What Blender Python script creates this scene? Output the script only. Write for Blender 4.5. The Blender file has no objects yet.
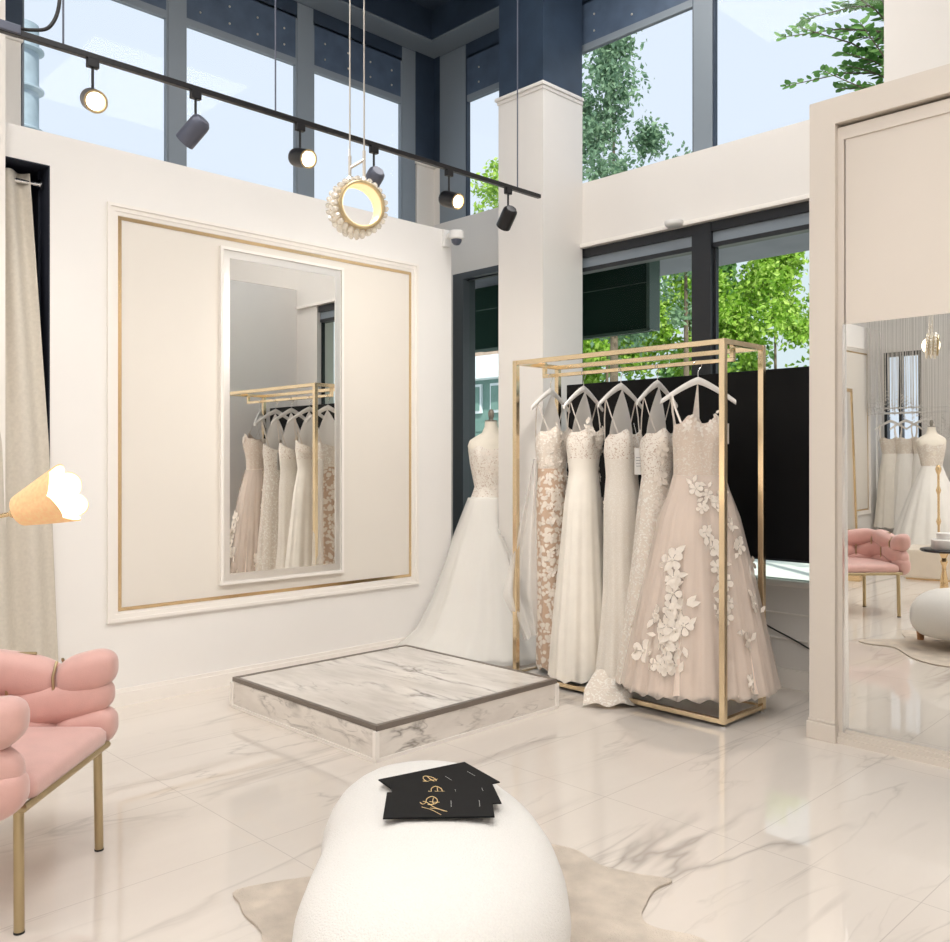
import bpy, bmesh, math, random
from mathutils import Vector, Matrix
random.seed(7)
S = bpy.context.scene
COL = S.collection
PI = math.pi
LP = (35, 35, 42, 38, 36, 36, 28)                # watts of the added ceiling fill panels
YAW = math.radians(45.55)                       # the camera looks diagonally into the corner
FWD = Vector((-math.sin(YAW), math.cos(YAW), 0)); RGT = Vector((math.cos(YAW), math.sin(YAW), 0))

# ------------------------------------------------------------------ materials
def node(nt, kind, **kw):
    n = nt.nodes.new(kind)
    for k, v in kw.items():
        if k in n.inputs: n.inputs[k].default_value = v
        else: setattr(n, k, v)
    return n

def ramp(nt, fac, stops):
    r = nt.nodes.new('ShaderNodeValToRGB')
    e = r.color_ramp.elements
    while len(e) < len(stops): e.new(0.5)
    for el, (p, c) in zip(e, stops):
        el.position = p; el.color = (*c, 1) if len(c) == 3 else c
    nt.links.new(fac, r.inputs[0]); return r.outputs[0]

def mat(name, col, rough=0.5, metal=0.0, var=0.0, vscale=6.0, bump=0.0, bscale=80.0, sheen=0.0, spec=0.5,
        emit=None, estr=0.0, alpha=1.0, transl=0.0, coat=0.0):
    m = bpy.data.materials.new(name); m.use_nodes = True
    nt = m.node_tree; p = nt.nodes['Principled BSDF']
    p.inputs['Base Color'].default_value = (*col, 1)
    p.inputs['Roughness'].default_value = rough; p.inputs['Metallic'].default_value = metal
    p.inputs['Specular IOR Level'].default_value = spec
    p.inputs['Sheen Weight'].default_value = sheen
    p.inputs['Coat Weight'].default_value = coat
    if emit: p.inputs['Emission Color'].default_value = (*emit, 1); p.inputs['Emission Strength'].default_value = estr
    p.inputs['Alpha'].default_value = alpha
    tc = node(nt, 'ShaderNodeTexCoord')
    if var > 0:
        nz = node(nt, 'ShaderNodeTexNoise', Scale=vscale, Detail=4.0); nt.links.new(tc.outputs['Object'], nz.inputs['Vector'])
        c0 = [max(0, c * (1 - var)) for c in col]; c1 = [min(1, c * (1 + var)) for c in col]
        nt.links.new(ramp(nt, nz.outputs[0], [(0.3, c0), (0.7, c1)]), p.inputs['Base Color'])
    if bump > 0:
        nz = node(nt, 'ShaderNodeTexNoise', Scale=bscale, Detail=3.0); nt.links.new(tc.outputs['Object'], nz.inputs['Vector'])
        b = node(nt, 'ShaderNodeBump', Strength=bump, Distance=0.01); nt.links.new(nz.outputs[0], b.inputs['Height'])
        nt.links.new(b.outputs[0], p.inputs['Normal'])
    if transl > 0:
        t = node(nt, 'ShaderNodeBsdfTranslucent'); t.inputs[0].default_value = (*col, 1)
        mx = node(nt, 'ShaderNodeMixShader', Fac=transl)
        out = nt.nodes['Material Output']
        nt.links.new(p.outputs[0], mx.inputs[1]); nt.links.new(t.outputs[0], mx.inputs[2]); nt.links.new(mx.outputs[0], out.inputs[0])
    return m

def marble(name, base, base2, vein, rot, stretch, vscale, vwidth, rough, tiles=False, vamt=0.8, spec=0.5):
    m = mat(name, base, rough, spec=spec); nt = m.node_tree; p = nt.nodes['Principled BSDF']; L = nt.links.new
    tc = node(nt, 'ShaderNodeTexCoord')
    mp = node(nt, 'ShaderNodeMapping'); mp.inputs['Rotation'].default_value = rot; mp.inputs['Scale'].default_value = stretch
    L(tc.outputs['Object'], mp.inputs['Vector'])
    cl = node(nt, 'ShaderNodeTexNoise', Scale=1.3, Detail=5.0, Roughness=0.6); L(mp.outputs[0], cl.inputs['Vector'])
    c = ramp(nt, cl.outputs[0], [(0.35, base2), (0.62, base)])
    def vein_layer(cin, sc, w, amt, dist):
        nz = node(nt, 'ShaderNodeTexNoise', Scale=sc, Detail=4.0, Roughness=0.5, Distortion=dist); L(mp.outputs[0], nz.inputs['Vector'])
        a = node(nt, 'ShaderNodeMath', operation='SUBTRACT'); L(nz.outputs[0], a.inputs[0]); a.inputs[1].default_value = 0.5
        b = node(nt, 'ShaderNodeMath', operation='ABSOLUTE'); L(a.outputs[0], b.inputs[0])
        k = ramp(nt, b.outputs[0], [(0.0, (amt,) * 3), (w * .35, (amt * .45,) * 3), (w, (0, 0, 0))])
        g = node(nt, 'ShaderNodeTexNoise', Scale=sc * .8, Detail=2.0); L(mp.outputs[0], g.inputs['Vector'])
        gm = ramp(nt, g.outputs[0], [(0.48, (0, 0, 0)), (0.64, (1, 1, 1))])
        mu = node(nt, 'ShaderNodeMath', operation='MULTIPLY'); L(k, mu.inputs[0]); L(gm, mu.inputs[1])
        mx = node(nt, 'ShaderNodeMix', data_type='RGBA'); L(mu.outputs[0], mx.inputs[0]); L(cin, mx.inputs[6]); mx.inputs[7].default_value = (*vein, 1)
        return mx.outputs[2]
    c = vein_layer(c, vscale, vwidth, vamt, 0.6)
    c = vein_layer(c, vscale * 2.3, vwidth * .8, vamt * .55, 0.9)
    if tiles:
        mp2 = node(nt, 'ShaderNodeMapping'); mp2.inputs['Location'].default_value = (0.99 + 6, -2.88 + 12, 0)
        L(tc.outputs['Object'], mp2.inputs['Vector'])
        br = node(nt, 'ShaderNodeTexBrick', offset=0.0, squash=1.0); L(mp2.outputs[0], br.inputs['Vector'])
        for k, v in (('Scale', 1.0), ('Mortar Size', 0.0016), ('Mortar Smooth', 0.0), ('Bias', 0.0), ('Brick Width', 0.6), ('Row Height', 1.2)): br.inputs[k].default_value = v
        mx = node(nt, 'ShaderNodeMix', data_type='RGBA'); L(br.outputs['Fac'], mx.inputs[0]); L(c, mx.inputs[6]); mx.inputs[7].default_value = (.55, .49, .44, 1)
        c = mx.outputs[2]
    L(c, p.inputs['Base Color'])
    return m

def lace(name, base, thread, scale=38.0, cut=0.42, fine=True, sheen=0.2):
    """ivory floral lace over a base cloth"""
    m = mat(name, base, 0.75, sheen=sheen); nt = m.node_tree; p = nt.nodes['Principled BSDF']; L = nt.links.new
    tc = node(nt, 'ShaderNodeTexCoord')
    nz = node(nt, 'ShaderNodeTexNoise', Scale=scale * .5, Detail=3.0); L(tc.outputs['Object'], nz.inputs['Vector'])
    ad = node(nt, 'ShaderNodeMix', data_type='RGBA', blend_type='LINEAR_LIGHT'); ad.inputs[0].default_value = 0.03
    L(tc.outputs['Object'], ad.inputs[6]); L(nz.outputs['Color'], ad.inputs[7])
    v = node(nt, 'ShaderNodeTexVoronoi', Scale=scale); L(ad.outputs[2], v.inputs['Vector'])
    k = ramp(nt, v.outputs['Distance'], [(cut - .07, (1, 1, 1)), (cut + .04, (0, 0, 0))])
    mx = node(nt, 'ShaderNodeMix', data_type='RGBA'); L(k, mx.inputs[0])
    mx.inputs[6].default_value = (*base, 1); mx.inputs[7].default_value = (*thread, 1)
    L(mx.outputs[2], p.inputs['Base Color'])
    b = node(nt, 'ShaderNodeBump', Strength=0.5, Distance=0.004); L(k, b.inputs['Height']); L(b.outputs[0], p.inputs['Normal'])
    return m

def tulle(name, col, opac):
    m = mat(name, col, 0.8, sheen=0.3); nt = m.node_tree; p = nt.nodes['Principled BSDF']; L = nt.links.new
    tr = node(nt, 'ShaderNodeBsdfTransparent'); mx = node(nt, 'ShaderNodeMixShader', Fac=opac)
    L(tr.outputs[0], mx.inputs[1]); L(p.outputs[0], mx.inputs[2]); L(mx.outputs[0], nt.nodes['Material Output'].inputs[0])
    return m

def sheer(name, col, opac):
    m = tulle(name, col, opac); nt = m.node_tree; p = nt.nodes['Principled BSDF']
    t = node(nt, 'ShaderNodeBsdfTranslucent'); t.inputs[0].default_value = (*col, 1); mx = node(nt, 'ShaderNodeMixShader', Fac=.45)
    dst = p.outputs[0].links[0].to_socket; nt.links.new(p.outputs[0], mx.inputs[1]); nt.links.new(t.outputs[0], mx.inputs[2]); nt.links.new(mx.outputs[0], dst); return m

def glass(name, tint, ior=1.5):
    m = bpy.data.materials.new(name); m.use_nodes = True; nt = m.node_tree; nt.nodes.remove(nt.nodes['Principled BSDF'])
    tr = node(nt, 'ShaderNodeBsdfTransparent'); tr.inputs[0].default_value = (*tint, 1)
    gl = node(nt, 'ShaderNodeBsdfGlossy'); gl.inputs['Roughness'].default_value = 0.0
    lw = node(nt, 'ShaderNodeLayerWeight', Blend=0.5); pw = node(nt, 'ShaderNodeMath', operation='POWER'); pw.inputs[1].default_value = 5.0
    f0 = ((ior - 1) / (ior + 1)) ** 2 * .2
    fr = node(nt, 'ShaderNodeMath', operation='MULTIPLY_ADD'); fr.inputs[1].default_value = 1 - f0; fr.inputs[2].default_value = f0
    mx = node(nt, 'ShaderNodeMixShader'); nt.links.new(lw.outputs['Facing'], pw.inputs[0]); nt.links.new(pw.outputs[0], fr.inputs[0])
    nt.links.new(fr.outputs[0], mx.inputs[0]); nt.links.new(tr.outputs[0], mx.inputs[1]); nt.links.new(gl.outputs[0], mx.inputs[2])
    nt.links.new(mx.outputs[0], nt.nodes['Material Output'].inputs[0]); return m

def leafmat(name, c0, c1, c2):
    m = bpy.data.materials.new(name); m.use_nodes = True; nt = m.node_tree; p = nt.nodes['Principled BSDF']; L = nt.links.new
    g = node(nt, 'ShaderNodeNewGeometry'); c = ramp(nt, g.outputs['Random Per Island'], [(0.0, c0), (0.5, c1), (1.0, c2)])
    L(c, p.inputs['Base Color']); p.inputs['Roughness'].default_value = 0.55
    t = node(nt, 'ShaderNodeBsdfTranslucent'); L(c, t.inputs[0]); mx = node(nt, 'ShaderNodeMixShader', Fac=0.4)
    L(p.outputs[0], mx.inputs[1]); L(t.outputs[0], mx.inputs[2]); L(mx.outputs[0], nt.nodes['Material Output'].inputs[0]); return m

M = dict(
    wall=mat('warm_white_paint', (.82, .797, .77), .6, var=.015, vscale=2),
    wallb=mat('cream_paint', (.745, .715, .68), .6, var=.015, vscale=2),
    panel=mat('beige_panel_paint', (.74, .695, .63), .55, var=.015, vscale=2),
    portal=mat('putty_paint', (.64, .58, .515), .55, var=.015, vscale=2),
    trim=mat('trim_paint', (.84, .80, .75), .45),
    navy=mat('navy_metal', (.026, .044, .075), .5, var=.2, vscale=5),
    navyceil=mat('navy_ceiling_paint', (.022, .036, .062), .7, var=.2),
    spandrel=mat('blue_grey_film', (.07, .105, .165), .5, var=.15, vscale=8),
    greyblue=mat('light_steel_frame', (.22, .26, .30), .45),
    slate=mat('slate_frame', (.055, .065, .075), .45),
    black=mat('black_frame', (.012, .014, .018), .4),
    screen=mat('black_screen', (.005, .005, .0055), .45, var=.2, vscale=3, spec=.15),
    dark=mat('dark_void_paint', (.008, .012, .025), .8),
    gold=mat('polished_gold', (.83, .62, .36), .16, 1.0),
    goldsoft=mat('champagne_gold', (.86, .70, .47), .2, 1.0),
    brass=mat('satin_brass', (.50, .40, .24), .34, 1.0),
    bronze=mat('bronze_trim', (.20, .17, .145), .4, .4),
    chrome=mat('chrome', (.8, .8, .8), .12, 1.0),
    mirror=mat('mirror_silver', (.93, .93, .91), .004, 1.0),
    bevel=mat('bevelled_mirror', (.90, .88, .85), .30, .8),
    pink=mat('pink_velvet', (.66, .385, .34), .62, var=.05, vscale=14, bump=.12, bscale=260, sheen=.55),
    boucle=mat('white_boucle', (.78, .755, .715), .9, var=.03, vscale=200, bump=.5, bscale=230, sheen=.3),
    wood=mat('oak', (.42, .21, .09), .45, var=.2, vscale=20),
    curtain=mat('beige_linen', (.62, .57, .49), .85, var=.05, vscale=60, bump=.15, bscale=400),
    rug=mat('cowhide', (.61, .53, .445), .95, var=.16, vscale=9, bump=.5, bscale=220),
    paper=mat('black_card', (.006, .006, .0065), .55, var=.15, vscale=20, spec=.10),
    goldink=mat('gold_ink', (.80, .60, .30), .35, .6),
    whiteink=mat('white_ink', (.7, .68, .65), .6),
    white=mat('white_plastic', (.80, .79, .77), .35),
    plaster=mat('hanger_white', (.80, .77, .73), .4),
    blackm=mat('black_metal', (.012, .012, .014), .35, .3),
    greym=mat('grey_metal', (.09, .10, .14), .4, .2),
    cable=mat('steel_wire', (.62, .58, .52), .3, .8),
    rubber=mat('black_rubber', (.012, .012, .012), .6),
    skin=mat('cream_jersey', (.80, .74, .64), .8, var=.03, vscale=20),
    knob=mat('grey_wood', (.22, .2, .17), .6),
    ivory=mat('ivory_satin', (.82, .77, .69), .6, var=.03, vscale=12, sheen=.2),
    ivorylace=lace('ivory_lace', (.72, .64, .555), (.86, .82, .75), 60),
    softlace=lace('tan_speckled_lace', (.82, .765, .69), (.54, .40, .31), 80, .33),
    beaded=lace('beaded_ivory', (.77, .71, .63), (.86, .82, .76), 120, .36),
    nudelace=lace('nude_lace', (.55, .39, .28), (.78, .71, .62), 30, .50),
    bustlace=lace('bust_lace', (.70, .585, .49), (.80, .73, .65), 75, .38),
    blush=mat('blush_tulle', (.77, .645, .555), .8, var=.05, vscale=9, sheen=.3),
    blushtulle=tulle('blush_net', (.80, .70, .62), .38),
    ivorytulle=tulle('ivory_net', (.84, .80, .74), .45),
    whitetulle=tulle('white_net', (.88, .86, .82), .5),
    gownwhite=mat('white_tulle_skirt', (.84, .81, .76), .8, var=.02, vscale=8, sheen=.3),
    flower=mat('ivory_applique', (.83, .76, .68), .75, var=.05, vscale=60),
    illusion=sheer('sheer_panel', (.88, .85, .81), .96),
    bulb=mat('lit_lens', (1, .9, .75), .4, emit=(1.0, .80, .55), estr=9),
    shade=mat('lit_linen_shade', (.80, .55, .30), .8, var=.12, vscale=60, emit=(1.0, .55, .24), estr=.30),
    shadein=mat('lit_shade_lining', (.95, .9, .8), .8, emit=(1.0, .86, .64), estr=.45),
    led=mat('lit_panel', (1, 1, 1), .5, emit=(1.0, .96, .91), estr=2.5),  # glow of the added ceiling fill panels
    ledring=mat('lit_ring', (.50, .40, .27), .5, emit=(1.0, .82, .56), estr=.12),
    pavement=mat('pale_pavement', (.62, .62, .60), .8, var=.06, vscale=1.5),
    concrete=mat('weathered_duct', (.34, .42, .47), .7, var=.15, vscale=5),
    soffit=mat('grey_soffit', (.24, .24, .29), .7, var=.1, vscale=3),
    signbox=mat('dark_green_panel', (.010, .030, .022), .85, spec=.1),
    signbox2=mat('greenish_edge', (.06, .10, .08), .4),
    brick=mat('pale_brick', (.45, .33, .27), .8, var=.25, vscale=20),
    fascia=mat('white_fascia', (.80, .84, .92), .6),
    teal=mat('teal_render', (.16, .27, .25), .7, var=.1),
    bark=mat('bark', (.16, .12, .085), .9, var=.3, vscale=10),
    cream=mat('cream_board', (.68, .60, .50), .5, var=.04),
    leaf=leafmat('fresh_leaves', (.14, .30, .02), (.34, .56, .06), (.62, .78, .20)),
    leafdark=leafmat('deep_leaves', (.06, .16, .03), (.13, .29, .07), (.27, .46, .15)),
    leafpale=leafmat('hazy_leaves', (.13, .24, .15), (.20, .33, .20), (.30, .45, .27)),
    pane=glass('clear_glass', (.96, .98, .99), 1.5),
    paneg=glass('tinted_glass', (.92, .96, .93), 1.25),
    crystal=mat('crystal', (.95, .92, .86), .05, 0.0, spec=1.0, emit=(1.0, .82, .58), estr=.10, coat=1),
    strand=mat('silver_strand', (.62, .60, .57), .3, .7),
)
M['crystal'].node_tree.nodes['Principled BSDF'].inputs['Transmission Weight'].default_value = .5
M['floor'] = marble('polished_marble_tile', (.74, .675, .61), (.70, .635, .57), (.30, .26, .23), (0, 0, .16), (1.5, .30, 1), 1.15, .028, .03, True, .68, .85)
M['pmarble'] = marble('platform_marble', (.80, .755, .70), (.60, .55, .50), (.20, .175, .155), (0, 0, -.5), (.9, 3.4, 1), 1.7, .06, .16, False, .8)
M['pside'] = marble('platform_side_marble', (.80, .755, .70), (.66, .61, .56), (.20, .175, .155), (0, .6, .3), (1.2, 1.2, 4), 2.0, .055, .18, False, .85)

# ------------------------------------------------------------------ mesh helpers
def bm_(): return bmesh.new()
def box(bm, x0, x1, y0, y1, z0, z1, bev=0.0):
    t = bmesh.new(); bmesh.ops.create_cube(t, size=1.0)
    for v in t.verts: v.co = Vector(((x0 + x1) / 2 + v.co.x * (x1 - x0), (y0 + y1) / 2 + v.co.y * (y1 - y0), (z0 + z1) / 2 + v.co.z * (z1 - z0)))
    if bev > 0: bmesh.ops.bevel(t, geom=t.edges[:], offset=bev, segments=2, affect='EDGES', profile=.6)
    merge(bm, t); return bm
def merge(bm, t, mtx=None):
    if mtx: t.transform(mtx)
    me = bpy.data.meshes.new('tmp'); t.to_mesh(me); t.free(); bm.from_mesh(me); bpy.data.meshes.remove(me)
def loft(bm, rings, closed=True, cap0=False, cap1=False):
    R = [[bm.verts.new(p) for p in r] for r in rings]
    n = len(R[0])
    for a, b in zip(R[:-1], R[1:]):
        for i in range(n if closed else n - 1):
            j = (i + 1) % n
            bm.faces.new((a[i], a[j], b[j], b[i]))
    if cap0: bm.faces.new(list(reversed(R[0])))
    if cap1: bm.faces.new(R[-1])
    return bm
def tube(bm, pts, r, seg=8, closed=False, caps=True):
    pts = [Vector(p) for p in pts]; n = len(pts); rings = []
    rr = r if isinstance(r, (list, tuple)) else [r] * n
    up = None
    for i in range(n):
        a = pts[(i - 1) % n] if (closed or i > 0) else pts[0]
        b = pts[(i + 1) % n] if (closed or i < n - 1) else pts[-1]
        d = (b - a).normalized()
        if up is None:
            up = Vector((0, 0, 1)) if abs(d.z) < .9 else Vector((1, 0, 0))
        s = d.cross(up).normalized(); u = s.cross(d).normalized(); up = u
        rings.append([pts[i] + (s * math.cos(2 * PI * k / seg) + u * math.sin(2 * PI * k / seg)) * rr[i] for k in range(seg)])
    if closed: rings.append(rings[0])
    if closed:
        R = [[bm.verts.new(p) for p in r_] for r_ in rings[:-1]]
        for i in range(n):
            a, b = R[i], R[(i + 1) % n]
            for k in range(seg): bm.faces.new((a[k], a[(k + 1) % seg], b[(k + 1) % seg], b[k]))
    else: loft(bm, rings, True, caps, caps)
    return bm
def lathe(bm, prof, c=(0, 0, 0), seg=32, cap=True, mtx=None):
    t = bmesh.new()
    rings = [[(r * math.cos(2 * PI * k / seg), r * math.sin(2 * PI * k / seg), z) for k in range(seg)] for r, z in prof]
    loft(t, rings, True, cap and prof[0][0] > 1e-5, cap and prof[-1][0] > 1e-5)
    bmesh.ops.remove_doubles(t, verts=t.verts[:], dist=1e-6)
    if mtx: t.transform(mtx)
    t.transform(Matrix.Translation(c)); merge(bm, t); return bm
def ell(bm, c, r, seg=20, rings=12, mtx=None, pw=1.0):
    t = bmesh.new(); bmesh.ops.create_uvsphere(t, u_segments=seg, v_segments=rings, radius=1)
    for v in t.verts:
        q = v.co
        if pw != 1: q = Vector([math.copysign(abs(k) ** pw, k) for k in q])
        v.co = Vector((q.x * r[0], q.y * r[1], q.z * r[2]))
    if mtx: t.transform(mtx)
    t.transform(Matrix.Translation(c)); merge(bm, t); return bm
def prism(bm, pts, z0, z1):
    a = [bm.verts.new((x, y, z0)) for x, y in pts]; b = [bm.verts.new((x, y, z1)) for x, y in pts]; n = len(pts)
    bm.faces.new(list(reversed(a))); bm.faces.new(b)
    for i in range(n): bm.faces.new((a[i], a[(i + 1) % n], b[(i + 1) % n], b[i]))
    return bm
def spline(pts, n=8, closed=True):
    P = [Vector(p) for p in pts]; out = []; N = len(P)
    for i in range(N if closed else N - 1):
        g = lambda k: P[k % N] if closed else P[min(max(k, 0), N - 1)]
        p0, p1, p2, p3 = g(i - 1), g(i), g(i + 1), g(i + 2)
        for k in range(n):
            t = k / n
            out.append(.5 * ((2 * p1) + (-p0 + p2) * t + (2 * p0 - 5 * p1 + 4 * p2 - p3) * t * t + (-p0 + 3 * p1 - 3 * p2 + p3) * t ** 3))
    if not closed: out.append(P[-1])
    return out
def mesh_from(name, bm, m, smooth):
    bmesh.ops.recalc_face_normals(bm, faces=bm.faces[:])
    me = bpy.data.meshes.new(name); bm.to_mesh(me); bm.free(); me.materials.append(m)
    if smooth:
        me.polygons.foreach_set('use_smooth', [True] * len(me.polygons)); me.set_sharp_from_angle(angle=math.radians(smooth if smooth > 1 else 40))
    return me
def part(name, bm, m, parent, smooth=0, world=False, label=None):
    """a mesh under a thing; world=True: its points are given in world coordinates (unrotated thing)"""
    if world: bm.transform(Matrix.Translation(-wloc(parent)))
    o = bpy.data.objects.new(name, mesh_from(name, bm, m, smooth)); COL.objects.link(o); o.parent = parent
    if label: o['label'] = label
    return o
def wloc(o):
    v = Vector((0, 0, 0))
    while o: v += o.location; o = o.parent
    return v
def thing(name, label, cat, loc=(0, 0, 0), rz=0, group=None):
    o = bpy.data.objects.new(name, None); o.empty_display_size = .1; COL.objects.link(o)
    o.location = loc; o.rotation_euler = (0, 0, rz); o['label'] = label; o['category'] = cat
    if group: o['group'] = group
    return o
def solo(name, bm, m, label, cat, smooth=0, group=None, kind=None, loc=None, rz=0):
    o = bpy.data.objects.new(name, mesh_from(name, bm, m, smooth)); COL.objects.link(o)
    if loc: o.location = loc; o.rotation_euler = (0, 0, rz)
    o['label'] = label; o['category'] = cat
    if group: o['group'] = group
    if kind: o['kind'] = kind
    return o
def struct(name, bm, m, label, cat='wall', smooth=0): return solo(name, bm, m, label, cat, smooth, kind='structure')
def bb(*boxes, bev=0):
    bm = bm_()
    for b in boxes: box(bm, *(b if len(b) == 7 else (*b, bev)))
    return bm
def copy_tree(o, parent=None):
    c = o.copy(); COL.objects.link(c)
    if parent: c.parent = parent
    for ch in list(o.children): copy_tree(ch, c)
    return c

# ------------------------------------------------------------------ shell dimensions
XA = -4.87; XG = -5.70; YB = 5.05; ZS = 3.057; ZC = 5.03; YR = -4.75; XR = 3.0
bm = bb((-6.2, XR + .2, YR - .2, 5.3, -.12, 0)); struct('floor', bm, M['floor'], 'polished pale marble tile floor with grey veins', 'floor')
struct('ceiling', bb((-6.2, XR + .2, YR - .2, 5.35, ZC, ZC + .15)), M['navyceil'], 'high dark navy ceiling', 'ceiling')
# left wall: a furred wall with a deep ledge below the high windows
bm = bb((-5.0, XA, 1.674, 4.53, 0, ZS), (-5.0, XA, .9, 1.674, 2.887, ZS), (-5.0, XA, YR, .9, 0, ZS),
        (-6.0, -5.0, YR, 4.53, ZS - .06, ZS), (-5.9, -5.76, YR, 5.25, 0, ZS - .06), (-5.76, -5.0, 4.45, 4.53, 0, ZS - .06))
struct('wall_left', bm, M['wall'], 'warm white left wall carrying the framed mirror panel', 'wall')
# rear of the room, seen in the sliding mirror
struct('wall_front', bb((-6.0, -4.84, YR - .15, YR, 0, ZC), (-4.34, XR + .2, YR - .15, YR, 0, ZC), (-4.84, -4.34, YR - .15, YR, 0, 1.2), (-4.84, -4.34, YR - .15, YR, 2.74, ZC)), M['wall'], 'white rear wall behind the string curtain', 'wall')
struct('wall_right', bb((XR, XR + .15, YR, YB, 0, ZC)), M['wall'], 'plain white wall on the far right side', 'wall')
# back wall with high and low windows
bm = bb((-5.78, -1.93, YB, YB + .2, 2.89, 3.345), (-5.41, -2.33, YB, YB + .2, 0, .62), (-2.33, -1.93, YB, YB + .2, 0, 2.89),
        (-5.9, -5.41, YB, YB + .2, 0, 2.89))
struct('wall_back', bm, M['wallb'], 'cream back wall band between the high and low windows', 'wall')
struct('wall_back_end', bb((-1.93, XR, YB, YB + .2, 0, ZC)), M['wallb'], 'cream wall above and behind the mirror portal', 'wall')
struct('wall_portal_side', bb((-1.970, -1.9625, 4.225, YB, 0, 3.08)), M['wall'], 'white inner side of the portal facing the rack', 'wall')  # thin white skin over the putty side, stands in for daylight falling on it
struct('trim_1', bb((-4.043, -2.0, YB - .03, YB + .02, 2.875, 2.905, .006)), M['trim'], 'thin white trim under the cream band over the low windows', 'trim')
struct('baseboard_back', bb((-4.04, -2.0, YB - .02, YB, 0, .112), (-4.04, -2.0, YB - .012, YB, .284, .292), (-4.04, -2.0, YB - .012, YB, .434, .442)), M['trim'], 'white baseboard and board joints under the low windows', 'baseboard')
bm = bb((XA, XA + .022, 1.674, 4.53, 0, .075), (XA, XA + .014, 1.674, 4.53, .075, .095), (XA, XA + .022, YR, .9, 0, .075))
struct('baseboard_left', bm, M['trim'], 'low stepped baseboard along the left wall', 'baseboard')
# upper dark shell around the clerestory
bm = bb((-5.82, -5.70, YR, 5.1, 4.66, ZC), (-5.78, XR, 5.10, 5.25, 4.66, ZC), (-5.70, -5.46, YR, 5.1, 4.80, ZC), (-5.46, -1.93, 4.86, 5.1, 4.80, ZC))
struct('trim_2', bm, M['navy'], 'dark navy beam boxes under the ceiling above the high windows', 'beam')
bm = bb((-5.70, -5.47, YR, 5.1, 4.785, 4.80), (-5.47, -4.46, 4.87, 5.1, 4.785, 4.80), (-4.05, -1.93, 4.87, 5.1, 4.785, 4.80))
struct('trim_3', bm, M['greyblue'], 'pale steel underside of the dark beams', 'beam')
# concave corner post: white below, navy above
bm = bb((-5.80, -5.69, 4.886, 5.2, 3.84, 4.785), (-5.69, -5.62, 5.09, 5.2, 3.84, 4.785)); struct('trim_4', bm, M['navy'], 'navy upper half of the corner post between the high windows', 'post')
bm = bb((-5.80, -5.69, 4.90, 5.2, 2.9, 3.84), (-5.69, -5.62, 5.09, 5.2, 2.9, 3.84), (-5.80, -5.67, 4.88, 5.2, 3.84, 3.87, .006), (-5.80, -5.60, 5.07, 5.2, 3.84, 3.87, .006))
struct('trim_5', bm, M['trim'], 'white lower half of the corner post between the high windows', 'post')
bm = bb((-5.80, -5.69, 1.2, 1.79, 3.0, 3.86), (-5.80, -5.67, 1.2, 1.80, 3.84, 3.88, .006)); struct('trim_6', bm, M['trim'], 'white post at the left end of the high windows', 'post')
struct('trim_7', bb((-5.80, -5.69, 1.2, 1.80, 3.88, 4.80)), M['navy'], 'navy upper post at the left end of the high windows', 'post')
bm = bb((-5.82, -5.70, -.25, 1.2, ZS, 4.70), (-5.82, -5.70, YR, -.87, ZS, 4.70)); struct('wall_left_upper', bm, M['wall'], 'upper left wall beyond the high windows', 'wall')
# pillar
struct('trim_8', bb((-4.468, -4.043, 4.62, YB, 0, 3.93), (-4.49, -4.026, 4.60, YB, 3.93, 3.955, .006), (-4.476, -4.036, 4.612, YB, 3.905, 3.93, .004)), M['wallb'], 'cream square pillar with a small crown in front of the back wall', 'pillar')
struct('trim_9', bb((-4.465, -4.046, 4.623, YB, 3.955, ZC)), M['navy'], 'navy upper section of the square pillar', 'pillar')
# white door-side post cutting the left edge of the view
struct('trim_10', bb((-4.97, -4.83, 1.18, 1.447, 0, ZC)), M['trim'], 'slim white full height post left of the curtain', 'post')
# curtain recess
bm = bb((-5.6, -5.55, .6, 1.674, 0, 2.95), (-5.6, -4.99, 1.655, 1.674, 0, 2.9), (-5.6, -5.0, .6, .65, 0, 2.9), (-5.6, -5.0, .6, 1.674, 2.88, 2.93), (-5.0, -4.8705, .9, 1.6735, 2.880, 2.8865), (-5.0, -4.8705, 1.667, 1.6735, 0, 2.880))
struct('wall_recess', bm, M['dark'], 'dark recess behind the beige curtain', 'recess')

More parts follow.
